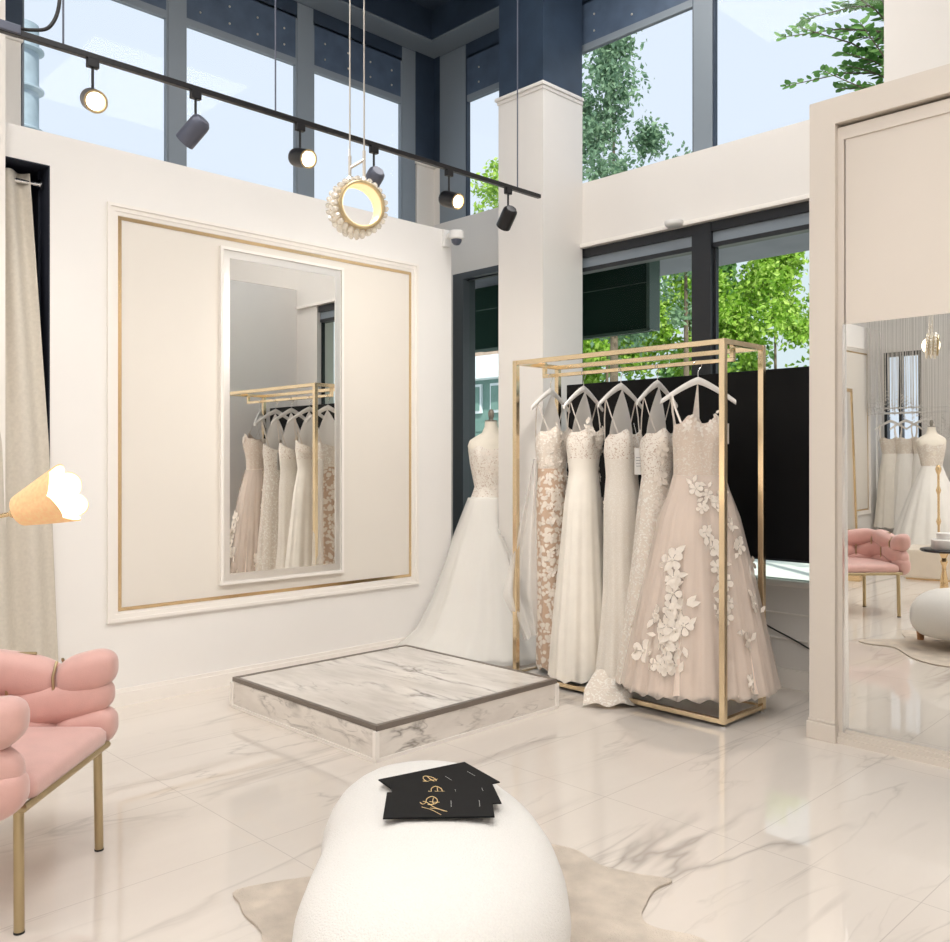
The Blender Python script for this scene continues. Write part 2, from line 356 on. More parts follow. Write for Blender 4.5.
# ------------------------------------------------------------------ windows
wcount = [0]
def window(side, a0, a1, z0, z1, fw, label, pane='pane', spandrel=None, bolts=0, fm='greyblue'):
    wcount[0] += 1
    d0, d1, dg = (-5.735, -5.70, -5.722) if side == 'A' else (5.10, 5.135, 5.122)
    def P(a, b, c, d, e, f):   # along, depth, height
        return (c, d, a, b, e, f) if side == 'A' else (a, b, c, d, e, f)
    c = ((d0 + d1) / 2, (a0 + a1) / 2, z0) if side == 'A' else ((a0 + a1) / 2, (d0 + d1) / 2, z0)
    w = thing('window_%d' % wcount[0], label, 'window', c); w['kind'] = 'structure'
    bm = bb(P(a0, a0 + fw, d0, d1, z0, z1), P(a1 - fw, a1, d0, d1, z0, z1), P(a0 + fw, a1 - fw, d0, d1, z0, z0 + fw), P(a0 + fw, a1 - fw, d0, d1, z1 - fw, z1))
    part('frame', bm, M[fm], w, world=True)
    zt = z1
    if spandrel:
        zt = spandrel
        bm = bb(P(a0 + fw, a1 - fw, dg - .02, dg + .02, zt + .05, z1 - fw)); sp = part('spandrel_panel', bm, M['spandrel'], w, world=True)
        bm = bb(P(a0 + fw, a1 - fw, d0, d1, zt, zt + .05)); part('transom', bm, M['greyblue'], w, world=True)
        for i in range(bolts):
            for k in (0, 1):
                a = a0 + (a1 - a0) * (i + .5) / bolts; zz = zt + .12 + .12 * k
                bm = bm_(); s = 1 if side == 'A' else -1
                ell(bm, (dg + .022, a, zz) if side == 'A' else (a, dg - .022, zz), (.008,) * 3, 10, 6)
                part('bolt', bm, M['cable'], sp, 30, world=True)
    bm = bb(P(a0 + fw, a1 - fw, dg - .004, dg + .004, z0 + fw, zt)); part('pane', bm, M[pane], w, world=True)
    return w
window('A', 1.80, 2.713, ZS - .02, 4.68, .012, 'high window nearest the left end above the mirror wall', spandrel=4.31, bolts=4)
window('A', 2.834, 3.725, ZS - .02, 4.68, .012, 'middle high window above the mirror wall', spandrel=4.31, bolts=4)
window('A', 3.867, 4.744, ZS - .02, 4.68, .012, 'high window above the mirror wall beside the corner post', spandrel=4.31, bolts=4)
window('A', -.87, -.25, ZS - .02, 4.68, .012, 'narrow high window far back on the left side', spandrel=4.31)
window('B', -5.305, -4.40, 3.33, 4.68, .012, 'narrow high window between the corner post and the pillar', spandrel=4.31, bolts=3, fm='navy')
window('B', -4.14, -3.156, 3.33, 4.68, .012, 'high window right of the pillar with a tree outside', spandrel=4.32, bolts=3, fm='navy')
window('B', -3.017, -1.93, 3.33, 4.68, .012, 'wide high window on the right with leafy branches outside', spandrel=4.32, bolts=3, fm='navy')
struct('trim_11', bb((-5.745, -5.695, 2.713, 2.834, ZS, 4.78)), M['greyblue'], 'first steel mullion between the high windows on the left', 'mullion')
struct('trim_12', bb((-5.745, -5.695, 3.725, 3.867, ZS, 4.78)), M['greyblue'], 'second steel mullion between the high windows on the left', 'mullion')
struct('trim_13', bb((-5.745, -5.695, 4.744, 4.886, ZS, 4.78)), M['greyblue'], 'steel mullion beside the white corner post', 'mullion')
struct('trim_14', bb((-5.62, -5.305, 5.094, 5.15, 3.3, 4.78)), M['greyblue'], 'steel mullion right of the corner post above the narrow window', 'mullion')
struct('trim_15', bb((-3.156, -3.017, 5.092, 5.14, 3.3, 4.78)), M['greyblue'], 'steel mullion between the two right high windows', 'mullion')
# low windows
window('B', -5.41, -4.30, .62, 2.89, .06, 'tall narrow low window behind the gowned mannequin', 'paneg', fm='black')
window('B', -4.12, -3.149, .62, 2.89, .014, 'low window beside the pillar behind the black screen', 'paneg', fm='black')
window('B', -3.01, -2.33, .62, 2.89, .014, 'low window on the right full of green foliage', 'paneg', fm='black')
struct('trim_16', bb((-3.149, -3.01, 5.06, 5.14, .62, 2.89)), M['black'], 'black mullion between the two low windows', 'mullion')
struct('trim_17', bb((-5.41, -5.288, 5.05, 5.19, .62, 2.89), (-5.288, -4.3, 5.05, 5.10, 2.84, 2.89)), M['slate'], 'slate jamb and head of the narrow low window', 'mullion')
bm = bb((-4.12, -2.33, 5.085, 5.16, 2.715, 2.745), (-4.12, -2.33, 5.065, 5.16, 2.815, 2.885)); struct('trim_18', bm, M['black'], 'black head rail across the low windows', 'rail')
struct('trim_19', bb((-4.12, -2.33, 5.088, 5.16, 2.745, 2.815)), M['greyblue'], 'steel strip of the head rail across the low windows', 'rail')
struct('trim_20', bb((-4.05, -2.2, 5.03, 5.1, .60, .635, .005)), M['trim'], 'white sill below the low windows', 'sill')

# ------------------------------------------------------------------ portal with the sliding mirror on the right
PY = 4.21; PX = -1.962
bm = bb((PX, PX + .125, PY, YB, .098, 2.96), (PX, 1.2, PY, YB, 2.96, 3.085), (1.05, 1.2, PY, YB, .098, 2.96), (PX, PX + .125, PY + .55, YB, 0, .098), (1.05, 1.2, PY + .5, YB, 0, .098))
struct('wall_portal', bm, M['portal'], 'putty coloured portal casing around the sliding mirror', 'portal')
bm = bb((PX - .012, PX + .132, PY - .012, YB, 0, .085, .004), (PX - .006, PX + .128, PY - .006, YB, .085, .1, .004))
struct('baseboard_right', bm, M['portal'], 'small plinth at the foot of the portal casing', 'baseboard')
door = thing('door_1', 'tall sliding door with a putty top panel over a mirror', 'door', (-1.3, PY + .04, 0)); door['kind'] = 'structure'
bm = bb((PX + .125, 1.05, PY + .03, PY + .09, 2.885, 2.945)); part('head_track', bm, M['portal'], door, world=True)
part('top_panel', bb((PX + .16, 1.05, PY + .038, PY + .075, 2.0, 2.885)), M['portal'], door, world=True)
part('stile', bb((PX + .125, PX + .155, PY + .03, PY + .085, .02, 2.885)), M['portal'], door, world=True)
part('edge_strip', bb((PX + .150, PX + .160, PY + .027, PY + .06, .05, 2.0)), M['chrome'], door, world=True, label='thin chrome edge of the mirror')
part('bottom_track', bb((PX + .125, 1.05, PY + .005, PY + .09, 0, .03), (PX + .125, 1.05, PY + .02, PY + .09, .03, .05), (PX + .125, 1.05, PY + .035, PY + .09, .05, .065)), M['portal'], door, world=True)
bm = bb((PX + .16, 1.05, -.004, .004, .065, 2.0))
bm.transform(Matrix.Translation((0, PY + .052, 0)) @ Matrix.Translation((PX + .4, 0, 1.0)) @ Matrix.Rotation(.0105, 4, 'Z') @ Matrix.Rotation(.0085, 4, 'X') @ Matrix.Translation((-PX - .4, 0, -1.0)))
part('mirror', bm, M['mirror'], door, world=True)

# ------------------------------------------------------------------ framed panel and mirror on the left wall
def ring_x(bm, x0, x1, y0, y1, z0, z1, w):
    box(bm, x0, x1, y0, y1, z1 - w, z1); box(bm, x0, x1, y0, y1, z0, z0 + w); box(bm, x0, x1, y0, y0 + w, z0 + w, z1 - w); box(bm, x0, x1, y1 - w, y1, z0 + w, z1 - w)
    return bm
def wall_panel(y0, y1, tag_, names):
    bm = bm_(); ring_x(bm, XA, XA + .020, y0, y1, .464, 2.758, .018); ring_x(bm, XA, XA + .012, y0 + .018, y1 - .018, .482, 2.740, .024); ring_x(bm, XA, XA + .006, y0 + .042, y1 - .042, .506, 2.716, .018)
    struct(names[0], bm, M['trim'], 'white moulding of the ' + tag_, 'moulding')
    bm = bm_(); box(bm, XA, XA + .004, y0 + .06, y1 - .06, .524, 2.698)
    struct(names[1], bm, M['panel'], 'beige field of the ' + tag_, 'panel')
    bm = bm_(); ring_x(bm, XA, XA + .008, y0 + .060, y1 - .060, .522, 2.692, .019)
    struct(names[2], bm, M['gold'], 'polished gold strip framing the ' + tag_, 'strip')
wall_panel(1.968, 4.193, 'large mirror panel', ('trim_21', 'trim_22', 'trim_23'))
wall_panel(-4.25, -2.2, 'rear wall panel seen in the sliding mirror', ('trim_24', 'trim_25', 'trim_26'))
wm = thing('wall_mirror', 'tall mirror with a hazy border and pale frame on the left wall', 'mirror', (XA + .01, 3.09, .61))
bm = bm_(); ring_x(bm, XA + .004, XA + .034, 2.632, 3.527, .607, 2.628, .018); part('frame', bm, M['trim'], wm, world=True)
bm = bm_(); ring_x(bm, XA + .004, XA + .022, 2.650, 3.510, .624, 2.611, .046); part('bevel', bm, M['bevel'], wm, world=True, label='hazy mirror border')
part('mirror_glass', bb((XA + .004, XA + .018, 2.695, 3.465, .669, 2.566)), M['mirror'], wm, world=True)

# ------------------------------------------------------------------ curtain and rod
def fold_sheet(y0, y1, z0, z1, xf, amp, n, flare, seg=120, lev=26):
    bm = bm_(); rings = []
    for k in range(lev + 1):
        t = k / lev; z = z1 + (z0 - z1) * t; r = []
        for i in range(seg + 1):
            s = i / seg; y = y0 + (y1 + flare * t - y0) * s
            x = xf + .105 * min(1, t / .5) + amp * (1 - .25 * t) * math.sin(2 * PI * n * s + .6 * math.sin(3 * s + t)) + amp * .25 * math.sin(5.1 * n * s + 2 * t)
            r.append((x, y, z))
        rings.append(r)
    return loft(bm, rings, False)
bm = fold_sheet(1.10, 1.60, .02, 2.845, -4.955, .032, 4.0, .125)
cu = solo('curtain', bm, M['curtain'], 'long beige linen curtain hanging in the dark recess', 'curtain', 60)
so = cu.modifiers.new('thickness', 'SOLIDIFY'); so.thickness = .004
rod = thing('curtain_rod', 'thin silver curtain rod holding the beige curtain', 'curtain rod', (-4.93, 1.65, 2.80))
part('rod', tube(bm_(), [(-4.955, .66, 2.80), (-4.955, 1.655, 2.80)], .012, 12), M['chrome'], rod, 40, world=True)
part('bracket', lathe(bm_(), [(.03, 0), (.03, .008), (.016, .012), (.016, .035)], (-4.955, 1.655, 2.80), 16, mtx=Matrix.Rotation(PI / 2, 4, 'X')), M['chrome'], rod, 40, world=True)

# ------------------------------------------------------------------ lighting track with spot heads
TX = -3.1; TZ = 2.733
tr = thing('lighting_track', 'long black lighting track hung on wires below the high windows', 'light track', (TX, 2.2, TZ))
part('rail', bb((TX - .011, TX + .011, -.9, 3.515, TZ - .010, TZ + .010, .002)), M['blackm'], tr, world=True)
for y in (1.108, 1.925, 3.345): part('suspension_wire', tube(bm_(), [(TX, y, TZ + .01), (TX, y, ZC)], .0035, 6), M['greym'], tr, 40, world=True)
part('live_end', bb((TX - .02, TX + .02, .90, .97, TZ - .008, TZ + .022, .004)), M['greym'], tr, world=True)
pts = spline([(TX, .96, TZ + .02), (TX + .01, 1.0, TZ + .02), (TX + .02, 1.06, TZ + .05), (TX + .02, 1.09, TZ + .16), (TX + .01, 1.08, TZ + .4), (TX, 1.07, ZC)], 8, False)
part('power_cable', tube(bm_(), pts, .006, 8), M['rubber'], tr, 40, world=True)
def spot(y, aim, label, lit, body='blackm', watt=26):
    t = thing('track_spotlight', label, 'spotlight', (TX, y, TZ - .012), 0, 'spotlights on the track')
    part('adapter', bb((-.011, .011, -.02, .02, -.026, .004, .003)), M['blackm'], t)
    part('stem', tube(bm_(), [(0, 0, -.02), (0, 0, -.105)], .005, 8), M['blackm'], t, 40)
    d = Vector(aim).normalized(); q = d.to_track_quat('Z', 'Y').to_matrix().to_4x4()
    mt = Matrix.Translation((0, 0, -.135)) @ q
    h = part('head', lathe(bm_(), [(.0, -.048), (.026, -.046), (.036, -.034), (.038, -.02), (.038, .066), (.034, .066), (.031, .052), (0, .050)], (0, 0, 0), 28, mtx=mt), M[body], t, 40)
    if lit: part('lens_ring', lathe(bm_(), [(.034, .064), (.038, .067), (.038, .070), (.031, .070), (.031, .055)], (0, 0, 0), 28, False, mtx=mt), M['brass'], h, 40)
    part('lens', lathe(bm_(), [(0, .0565), (.029, .0565), (.029, .054), (0, .054)], (0, 0, 0), 24, mtx=mt), M['bulb'], h, 40, label='lit round lens')
    L = bpy.data.lights.new('spot_beam', 'SPOT'); L.energy = watt; L.color = (1, .94, .87); L.spot_size = 1.9 if lit else 2.1; L.spot_blend = .7; L.shadow_soft_size = .03
    lo = bpy.data.objects.new('spot_beam', L); COL.objects.link(lo); lo.parent = t; lo.location = Vector((0, 0, -.135)) + d * .075; lo.rotation_euler = (-d).to_track_quat('Z', 'Y').to_euler()
    return t
spot(1.205, (.95, -.2, -.42), 'lit track spotlight nearest the left end of the track facing the room', True)
spot(1.583, (-.75, -.35, -.7), 'grey track spotlight second from the left turned to the wall', False, 'greym', 16)
spot(2.04, (.93, -.03, -.30), 'lit track spotlight third from the left turned sideways', True, 'blackm', 32)
spot(2.42, (-.75, .1, -.5), 'pale grey track spotlight just right of the crystal ring pendant', False, 'greym', 16)
spot(2.868, (.92, .0, -.34), 'lit track spotlight in front of the white corner post', True, 'blackm', 50)
spot(3.275, (-.68, .22, -.58), 'black track spotlight at the right end in front of the pillar', False, 'blackm', 50)

# ------------------------------------------------------------------ ring pendant
pc = Vector((-2.222, 1.669, 2.131)); PR = .072
pn = thing('ring_pendant_lamp', 'glowing crystal ring pendant on two thin cables', 'pendant lamp', tuple(pc))
ax = (FWD * -.9 + RGT * .46 + Vector((0, 0, -.05))).normalized()          # the ring faces the viewer, turned a little
q = ax.to_track_quat('Z', 'Y').to_matrix().to_4x4()
yv = Vector((0, 0, 1)); sx = yv.cross(ax).normalized()
def ringpt(a, r, w): return ax * w + sx * (r * math.cos(a)) + ax.cross(sx) * (r * math.sin(a))
bm = tube(bm_(), [ringpt(2 * PI * k / 48, .068, .045) for k in range(48)], .0065, 8, True); part('front_ring', bm, M['brass'], pn, 40)
bm = tube(bm_(), [ringpt(2 * PI * k / 48, .070, -.030) for k in range(48)], .005, 8, True); part('rear_ring', bm, M['gold'], pn, 40)
bm = bm_()
for w in (-.028, .042): pass
rings = [[ringpt(2 * PI * k / 48, r, w) for k in range(48)] for r, w in ((.066, -.028), (.066, .04), (.070, .04), (.070, -.028), (.066, -.028))]
part('light_band', loft(bm, rings), M['ledring'], pn, 40, label='glowing inner band')
cr = None
for row in range(3):
    for k in range(26):
        a = 2 * PI * (k + .5 * (row % 2)) / 26
        if cr is None:
            bm = bm_(); ell(bm, (0, 0, 0), (.0095, .0135, .0095), 6, 4); cr = part('crystal', bm, M['crystal'], pn); c = cr
        else: c = cr.copy(); COL.objects.link(c); c.parent = pn
        c.location = ringpt(a, .082, -.024 + .026 * row); c.rotation_euler = (a, a * .7, row)
dx = RGT * .022
for s in (-1, 1):
    b = dx * s + Vector((0, 0, .082)); tp = dx * s + Vector((0, 0, .168 + .008 * s))
    part('bracket_arm', tube(bm_(), [b, tp], .005, 8), M['cable'], pn, 40)
    part('cable', tube(bm_(), [tp, tp + Vector((0, 0, ZC - pc.z - .168 - .008 * s))], .0026, 6), M['cable'], pn, 40)
part('crossbar', tube(bm_(), [dx * -1 + Vector((0, 0, .122)), dx + Vector((0, 0, .148))], .005, 8), M['cable'], pn, 40)
L = bpy.data.lights.new('ring_glow', 'POINT'); L.energy = .5; L.color = (1, .85, .62); L.shadow_soft_size = .06
lo = bpy.data.objects.new('ring_glow', L); COL.objects.link(lo); lo.parent = pn

# ------------------------------------------------------------------ small wall and ceiling devices
sc = thing('security_camera', 'small white dome security camera on the end of the left wall', 'camera', (XA + .01, 4.49, 3.0))
part('wall_plate', bb((XA - .004, XA + .02, 4.435, 4.505, 2.93, 3.055, .006)), M['white'], sc, world=True)
part('arm', tube(bm_(), [(XA + .01, 4.47, 3.0), (XA + .06, 4.47, 3.015), (XA + .10, 4.47, 3.01)], .018, 10), M['white'], sc, 40, world=True)
part('housing', lathe(bm_(), [(0, .03), (.045, .03), (.055, .02), (.055, -.03), (.048, -.035), (0, -.035)], (XA + .12, 4.47, 3.0), 24), M['white'], sc, 40, world=True)
part('dome_lens', lathe(bm_(), [(.04, -.035), (.036, -.055), (.022, -.072), (0, -.078)], (XA + .12, 4.47, 3.0), 20), M['greym'], sc, 40, world=True, label='dark dome lens')
solo('smoke_detector', lathe(bm_(), [(.0, 0), (.046, 0), (.058, .01), (.06, .02), (.06, .036), (0, .036)], (0, 0, 0), 28), M['white'], 'small round white detector under the cream band above the low windows', 'detector', 40, loc=(-3.24, YB - .058, 2.872))

# ------------------------------------------------------------------ black screen in front of the low windows
ds = thing('display_screen', 'wide black screen standing between the pillar and the mirror portal', 'screen', (-2.95, 4.76, .78))
part('panel', bb((-3.93, -1.975, 4.735, 4.775, .785, 1.868, .006)), M['screen'], ds, world=True)
part('bezel', bb((-3.93, -1.975, 4.7325, 4.7345, .785, .797)), M['black'], ds, world=True)
for x in (-3.08, -2.5): part('wall_bracket', bb((x - .03, x + .03, 4.775, 5.15, 1.15, 1.22), (x - .03, x + .03, 4.775, 4.80, .95, 1.6)), M['blackm'], ds, world=True)
pts = spline([(-2.80, 4.80, .98), (-2.78, 5.02, .55), (-2.66, 5.03, .385), (-2.45, 5.032, .295), (-2.3, 5.03, .235), (-2.1, 5.03, .16)], 8, False)
solo('power_cord', tube(bm_(), pts, .005, 8), M['rubber'], 'black power cord running down across the white boards behind the rack', 'cord', 40)

# ------------------------------------------------------------------ platform
pf = thing('fitting_platform', 'low square marble platform with dark bronze edge trim', 'platform', (-3.72, 3.05, 0))
x0, x1, y0, y1, h = -4.420, -3.155, 2.475, 3.715, .160
part('riser', bb((x0, x1, y0, y1, .012, h - .018)), M['pside'], pf, world=True)
part('top_slab', bb((x0 + .022, x1 - .022, y0 + .022, y1 - .022, h - .018, h)), M['pmarble'], pf, world=True)
bm = bm_(); w = .024
for b in ((x0, x1, y0, y0 + w), (x0, x1, y1 - w, y1), (x0, x0 + w, y0 + w, y1 - w), (x1 - w, x1, y0 + w, y1 - w)): box(bm, b[0] - (.004 if b[0] == x0 else 0), b[1] + (.004 if b[1] == x1 else 0), b[2], b[3], h - .022, h + .003, .002)
part('edge_trim', bm, M['bronze'], pf, world=True)
for x in (x0, x1):
    for y in (y0, y1): part('corner_strip', bb((x - .011, x + .011, y - .011, y + .011, .014, h - .022)), M['trim'], pf, world=True)
bm = bb((x0 - .008, x1 + .008, y0 - .008, y0 + .002, 0, .016), (x0 - .008, x1 + .008, y1 - .002, y1 + .008, 0, .016), (x0 - .008, x0 + .002, y0, y1, 0, .016), (x1 - .002, x1 + .008, y0, y1, 0, .016))
part('base_bead', bm, M['trim'], pf, world=True)

# ------------------------------------------------------------------ cowhide rug and ottoman
rp = [(-2.512, 1.415), (-2.43, 1.385), (-2.36, 1.36), (-2.203, 1.325), (-2.0, 1.1), (-1.95, .75), (-1.7, .55), (-1.5, .75), (-1.35, .95), (-.95, 1.0), (-.75, 1.25), (-.9, 1.6), (-1.05, 1.95), (-1.3, 2.2), (-1.468, 2.165),
      (-1.53, 2.19), (-1.565, 2.26), (-1.60, 2.36), (-1.597, 2.451), (-1.69, 2.41), (-1.82, 2.37), (-1.97, 2.40), (-2.15, 2.30), (-2.35, 2.06), (-2.52, 2.06), (-2.62, 2.0), (-2.58, 1.9), (-2.45, 1.80), (-2.40, 1.70), (-2.47, 1.55)]
sp = spline([(x, y, 0) for x, y in rp], 5)
solo('cowhide_rug', prism(bm_(), [(p.x, p.y) for p in sp], .0015, .0085), M['rug'], 'pale tan cowhide rug lying under the white ottoman', 'rug')
ot = thing('bean_ottoman', 'white boucle kidney shaped ottoman on short wooden legs', 'ottoman', tuple(RGT * -.08 + FWD * 2.42))
rf = [(-.450, 2.62), (-.445, 2.75), (-.40, 2.87), (-.30, 2.955), (-.15, 2.995), (0, 2.955), (.08, 2.86), (.162, 2.70), (.218, 2.52), (.240, 2.32), (.225, 2.10), (.15, 1.92), (0, 1.82), (-.2, 1.80), (-.36, 1.88), (-.425, 2.05), (-.436, 2.22), (-.432, 2.36), (-.430, 2.46), (-.440, 2.55)]
def inset(pts, d):
    out = []; n = len(pts)
    for i in range(n):
        t = (pts[(i + 2) % n] - pts[(i - 2) % n]).normalized(); nr = Vector((t.y, -t.x, 0))
        out.append(pts[i] + nr * d)
    return out
pl = [RGT * (r + .08) + FWD * (f - 2.42) for r, f in rf]; pl = spline([tuple(p) for p in pl], 5)
area = sum(a.x * b.y - b.x * a.y for a, b in zip(pl, pl[1:] + pl[:1]))
sg = -1 if area > 0 else 1
rings = []
prof = [(.085, .16), (.088, .10), (.10, .055), (.13, .022), (.17, .005), (.215, 0), (.26, .006), (.30, .022), (.335, .045), (.362, .078), (.384, .118), (.400, .165), (.410, .215)]
for z, d in prof: rings.append([(p.x, p.y, z) for p in inset(pl, sg * d)])
last = rings[-1]; c = Vector((sum(p[0] for p in last) / len(last), sum(p[1] for p in last) / len(last), 0))
for f, z in ((.7, .416), (.4, .4185), (.1, .419)): rings.append([(c.x + (p[0] - c.x) * f, c.y + (p[1] - c.y) * f, z) for p in last])
# relax rings so the waist stays smooth
for k in range(len(rings)):
    for _ in range(6 if k > 7 else 2):
        r = rings[k]; n = len(r); rings[k] = [((r[i - 1][0] + 2 * r[i][0] + r[(i + 1) % n][0]) / 4, (r[i - 1][1] + 2 * r[i][1] + r[(i + 1) % n][1]) / 4, r[i][2]) for i in range(n)]
part('seat', loft(bm_(), rings, True, True, True), M['boucle'], ot, 80)
for p in ((-2.30, 1.68), (-1.72, 1.83), (-1.35, 1.35), (-1.72, .98)):
    part('leg', lathe(bm_(), [(.022, .009), (.032, .10), (.032, .12), (0, .12)], (p[0], p[1], 0), 20), M['wood'], ot, 40, world=True)

# ------------------------------------------------------------------ brochures on the ottoman
def brochure(cx, cy, w, d, rz, z, label, marks):
    b = thing('brochure', label, 'brochure', (cx, cy, z), rz, 'brochures on the ottoman')
    bm = box(bm_(), -w / 2, w / 2, -d / 2, d / 2, 0, .0028); part('cover', bm, M['paper'], b)
    bm = bm_(); box(bm, -w / 2 + .001, w / 2 - .001, -d / 2 + .001, d / 2 - .001, .0028, .0036); part('inner_leaf', bm, M['paper'], b)
    def stroke(pts, r=.0007): return [(x, y, .0040) for x, y in pts], r
    bm = bm_()
    for pts, r in marks: tube(bm, [(p.x, p.y, .0038) for p in spline([(x, y, 0) for x, y in pts], 6, False)], r, 5)
    part('gold_monogram', bm, M['goldink'], b, label='gold script monogram')
    bm = bm_()
    for x in (.032, .108):
        for k in range(5): box(bm, x, x + .0012, -.022 + k * .009, -.022 + k * .009 + .006, .0036, .0039)
    part('small_print', bm, M['whiteink'], b, label='tiny white print')
zm = lambda pts: [((a - 440) * .000413 - .015, (360 - b) * .00105) for a, b in pts]
mono = [(zm([(354, 350), (372, 362), (392, 350), (372, 343), (400, 352), (450, 385), (528, 412)]), .0012), (zm([(392, 352), (398, 326), (430, 311), (462, 328), (464, 352), (440, 364), (404, 366)]), .0014),
        (zm([(440, 320), (436, 345), (442, 362)]), .0012), (zm([(415, 345), (445, 350), (480, 350)]), .0010), (zm([(366, 380), (430, 400), (490, 432)]), .0009), (zm([(420, 388), (470, 395), (512, 410)]), .0009)]
rzb = math.atan2(1.664 - 1.451, -1.625 + 1.816)
brochure(-1.918, 1.735, .292, .20, 1.343, .4195, 'rearmost black brochure turned askew under the other two on the white ottoman', mono)
brochure(-1.828, 1.674, .288, .19, .95, .4235, 'middle black brochure of the three overlapping on the white ottoman', mono)
brochure(-1.772, 1.603, .288, .18, .835, .4275, 'front black brochure lying on top with a gold monogram facing the viewer', mono)

# ------------------------------------------------------------------ pink chair
ch_rz = math.atan2(.7002, -.7139)
legm = (Vector((-3.117, 1.237, 0)) + Vector((-2.733, .852, 0))) / 2
chair = thing('barrel_armchair', 'pink velvet woven barrel armchair on thin gold legs at the left edge', 'armchair', tuple(legm - RGT * .25), ch_rz)
# local: front is -y, +x away from the viewer
W, FY, BY = .315, -.255, .10
path = []
for k in range(12): path.append(Vector((-W, FY + (BY - FY) * k / 12, 0)))
for k in range(41):
    a = PI - PI * k / 40; path.append(Vector((W * math.copysign(abs(math.cos(a)) ** .85, math.cos(a)), BY + .245 * math.sin(a) ** .85, 0)))
for k in range(1, 13): path.append(Vector((W, BY + (FY - BY) * k / 12, 0)))
cum = [0]
for a, b in zip(path[:-1], path[1:]): cum.append(cum[-1] + (b - a).length)
PLn = cum[-1]
def on_path(s):
    if s <= 0: return path[0] + (path[0] - path[1]).normalized() * (-s), (path[1] - path[0]).normalized()
    if s >= PLn: return path[-1] + (path[-1] - path[-2]).normalized() * (s - PLn), (path[-1] - path[-2]).normalized()
    for i in range(len(cum) - 1):
        if cum[i + 1] >= s:
            t = (s - cum[i]) / (cum[i + 1] - cum[i]); return path[i].lerp(path[i + 1], t), (path[i + 1] - path[i]).normalized()
def pillow(s0, L, zc, H, T, tilt=0.0, off=0.0):
    t = bmesh.new(); bmesh.ops.create_uvsphere(t, u_segments=28, v_segments=18, radius=1)
    for v in t.verts:
        q = v.co; e = .66
        a, b, c = [math.copysign(abs(k) ** e, k) for k in (q.z, q.y, q.x)]   # along, up, through
        pinch = 1 - .34 * max(0, abs(a) - .35) ** 1.6
        s = s0 + a * L / 2; p, d = on_path(s); n = Vector((d.y, -d.x, 0))
        up = b * H / 2 * pinch + a * tilt
        v.co = p + n * (c * T / 2 * (1 - .25 * abs(b) ** 3) * (1 - .15 * a * a) + off) + Vector((0, 0, zc + up))
    return t
rows = [(.603, .152, 6, .026), (.505, .155, 5, -.028), (.408, .150, 6, .02)]
for zc, H, n, tl in rows:
    L = PLn / 5
    for i in range(n):
        s0 = (i + .5) * L if n == 5 else i * L; LL = L * 1.18
        if n == 6 and i in (0, 5): s0 = L * .21 if i == 0 else PLn - L * .21; LL = L * .66
        bm = bm_(); merge(bm, pillow(s0, LL, zc, H, .125, tl * (1 if i % 2 else -1), 0)); part('back_cushion', bm, M['pink'], chair, 60)
# gold ties pinning the weave
for i in range(5):
    p, d = on_path((i + .5) * PLn / 5); n_ = Vector((d.y, -d.x, 0))
    for s in (-1, 1):
        q0 = p + n_ * .046 * s
        part('gold_tie', tube(bm_(), [q0 + Vector((0, 0, .545)), q0 + n_ * s * .006 + Vector((0, 0, .60)), p + n_ * .022 * s + Vector((0, 0, .648))], .0055, 8), M['brass'], chair, 40)
for i in range(1, 5):
    p, d = on_path(i * PLn / 5); n_ = Vector((d.y, -d.x, 0)); q0 = p - n_ * .048 if (p - n_ * .048).length < p.length else p + n_ * .048
    part('gold_tie', tube(bm_(), [q0 + Vector((0, 0, .45)), q0 + Vector((0, 0, .56))], .005, 8), M['brass'], chair, 40)
part('back_rail', tube(bm_(), [on_path(PLn * (.15 + .7 * k / 30))[0] + Vector((0, 0, .672)) for k in range(31)], .0055, 8), M['brass'], chair, 40)
bm = bm_(); sr = []
base = []
for cx_, cy_, a0 in ((.235, -.255, -90), (.235, .03, 0)): base += [Vector((cx_ + .032 * math.cos(math.radians(a0 + 10 * k)), cy_ + .032 * math.sin(math.radians(a0 + 10 * k)), 0)) for k in range(10)] if a0 < 0 else []
base += [Vector((.267 * math.cos(PI * k / 24), .04 + .23 * math.sin(PI * k / 24), 0)) for k in range(25)]
base += [Vector((-.235 + .032 * math.cos(math.radians(180 + 10 * k)), -.255 + .032 * math.sin(math.radians(180 + 10 * k)), 0)) for k in range(10)]
for z, d in ((.375, .02), (.378, .004), (.39, 0), (.415, 0), (.430, .01), (.438, .03), (.441, .07), (.443, .15)): sr.append([(p.x * (1 - d / .27), p.y * (1 - d / .27), z) for p in base])
part('seat', loft(bm, sr, True, True, True), M['pink'], chair, 60)
fr = [(-.285, -.272), (.285, -.272), (.285, .12), (.18, .30), (-.18, .30), (-.285, .12)]
part('seat_frame', tube(bm_(), [(x, y, .362) for x, y in fr], .0125, 10, True), M['brass'], chair, 40)
for x, y in ((.271, -.25), (-.271, -.25), (.20, .24), (-.20, .24)):
    part('leg', tube(bm_(), [(x, y, .004), (x * .985, y * .985, .366)], .0145, 14), M['brass'], chair, 40)
    bm = bm_(); lathe(bm, [(.0155, 0), (.0155, .006)], (x, y, 0), 14); part('foot_cap', bm, M['rubber'], chair, 40)

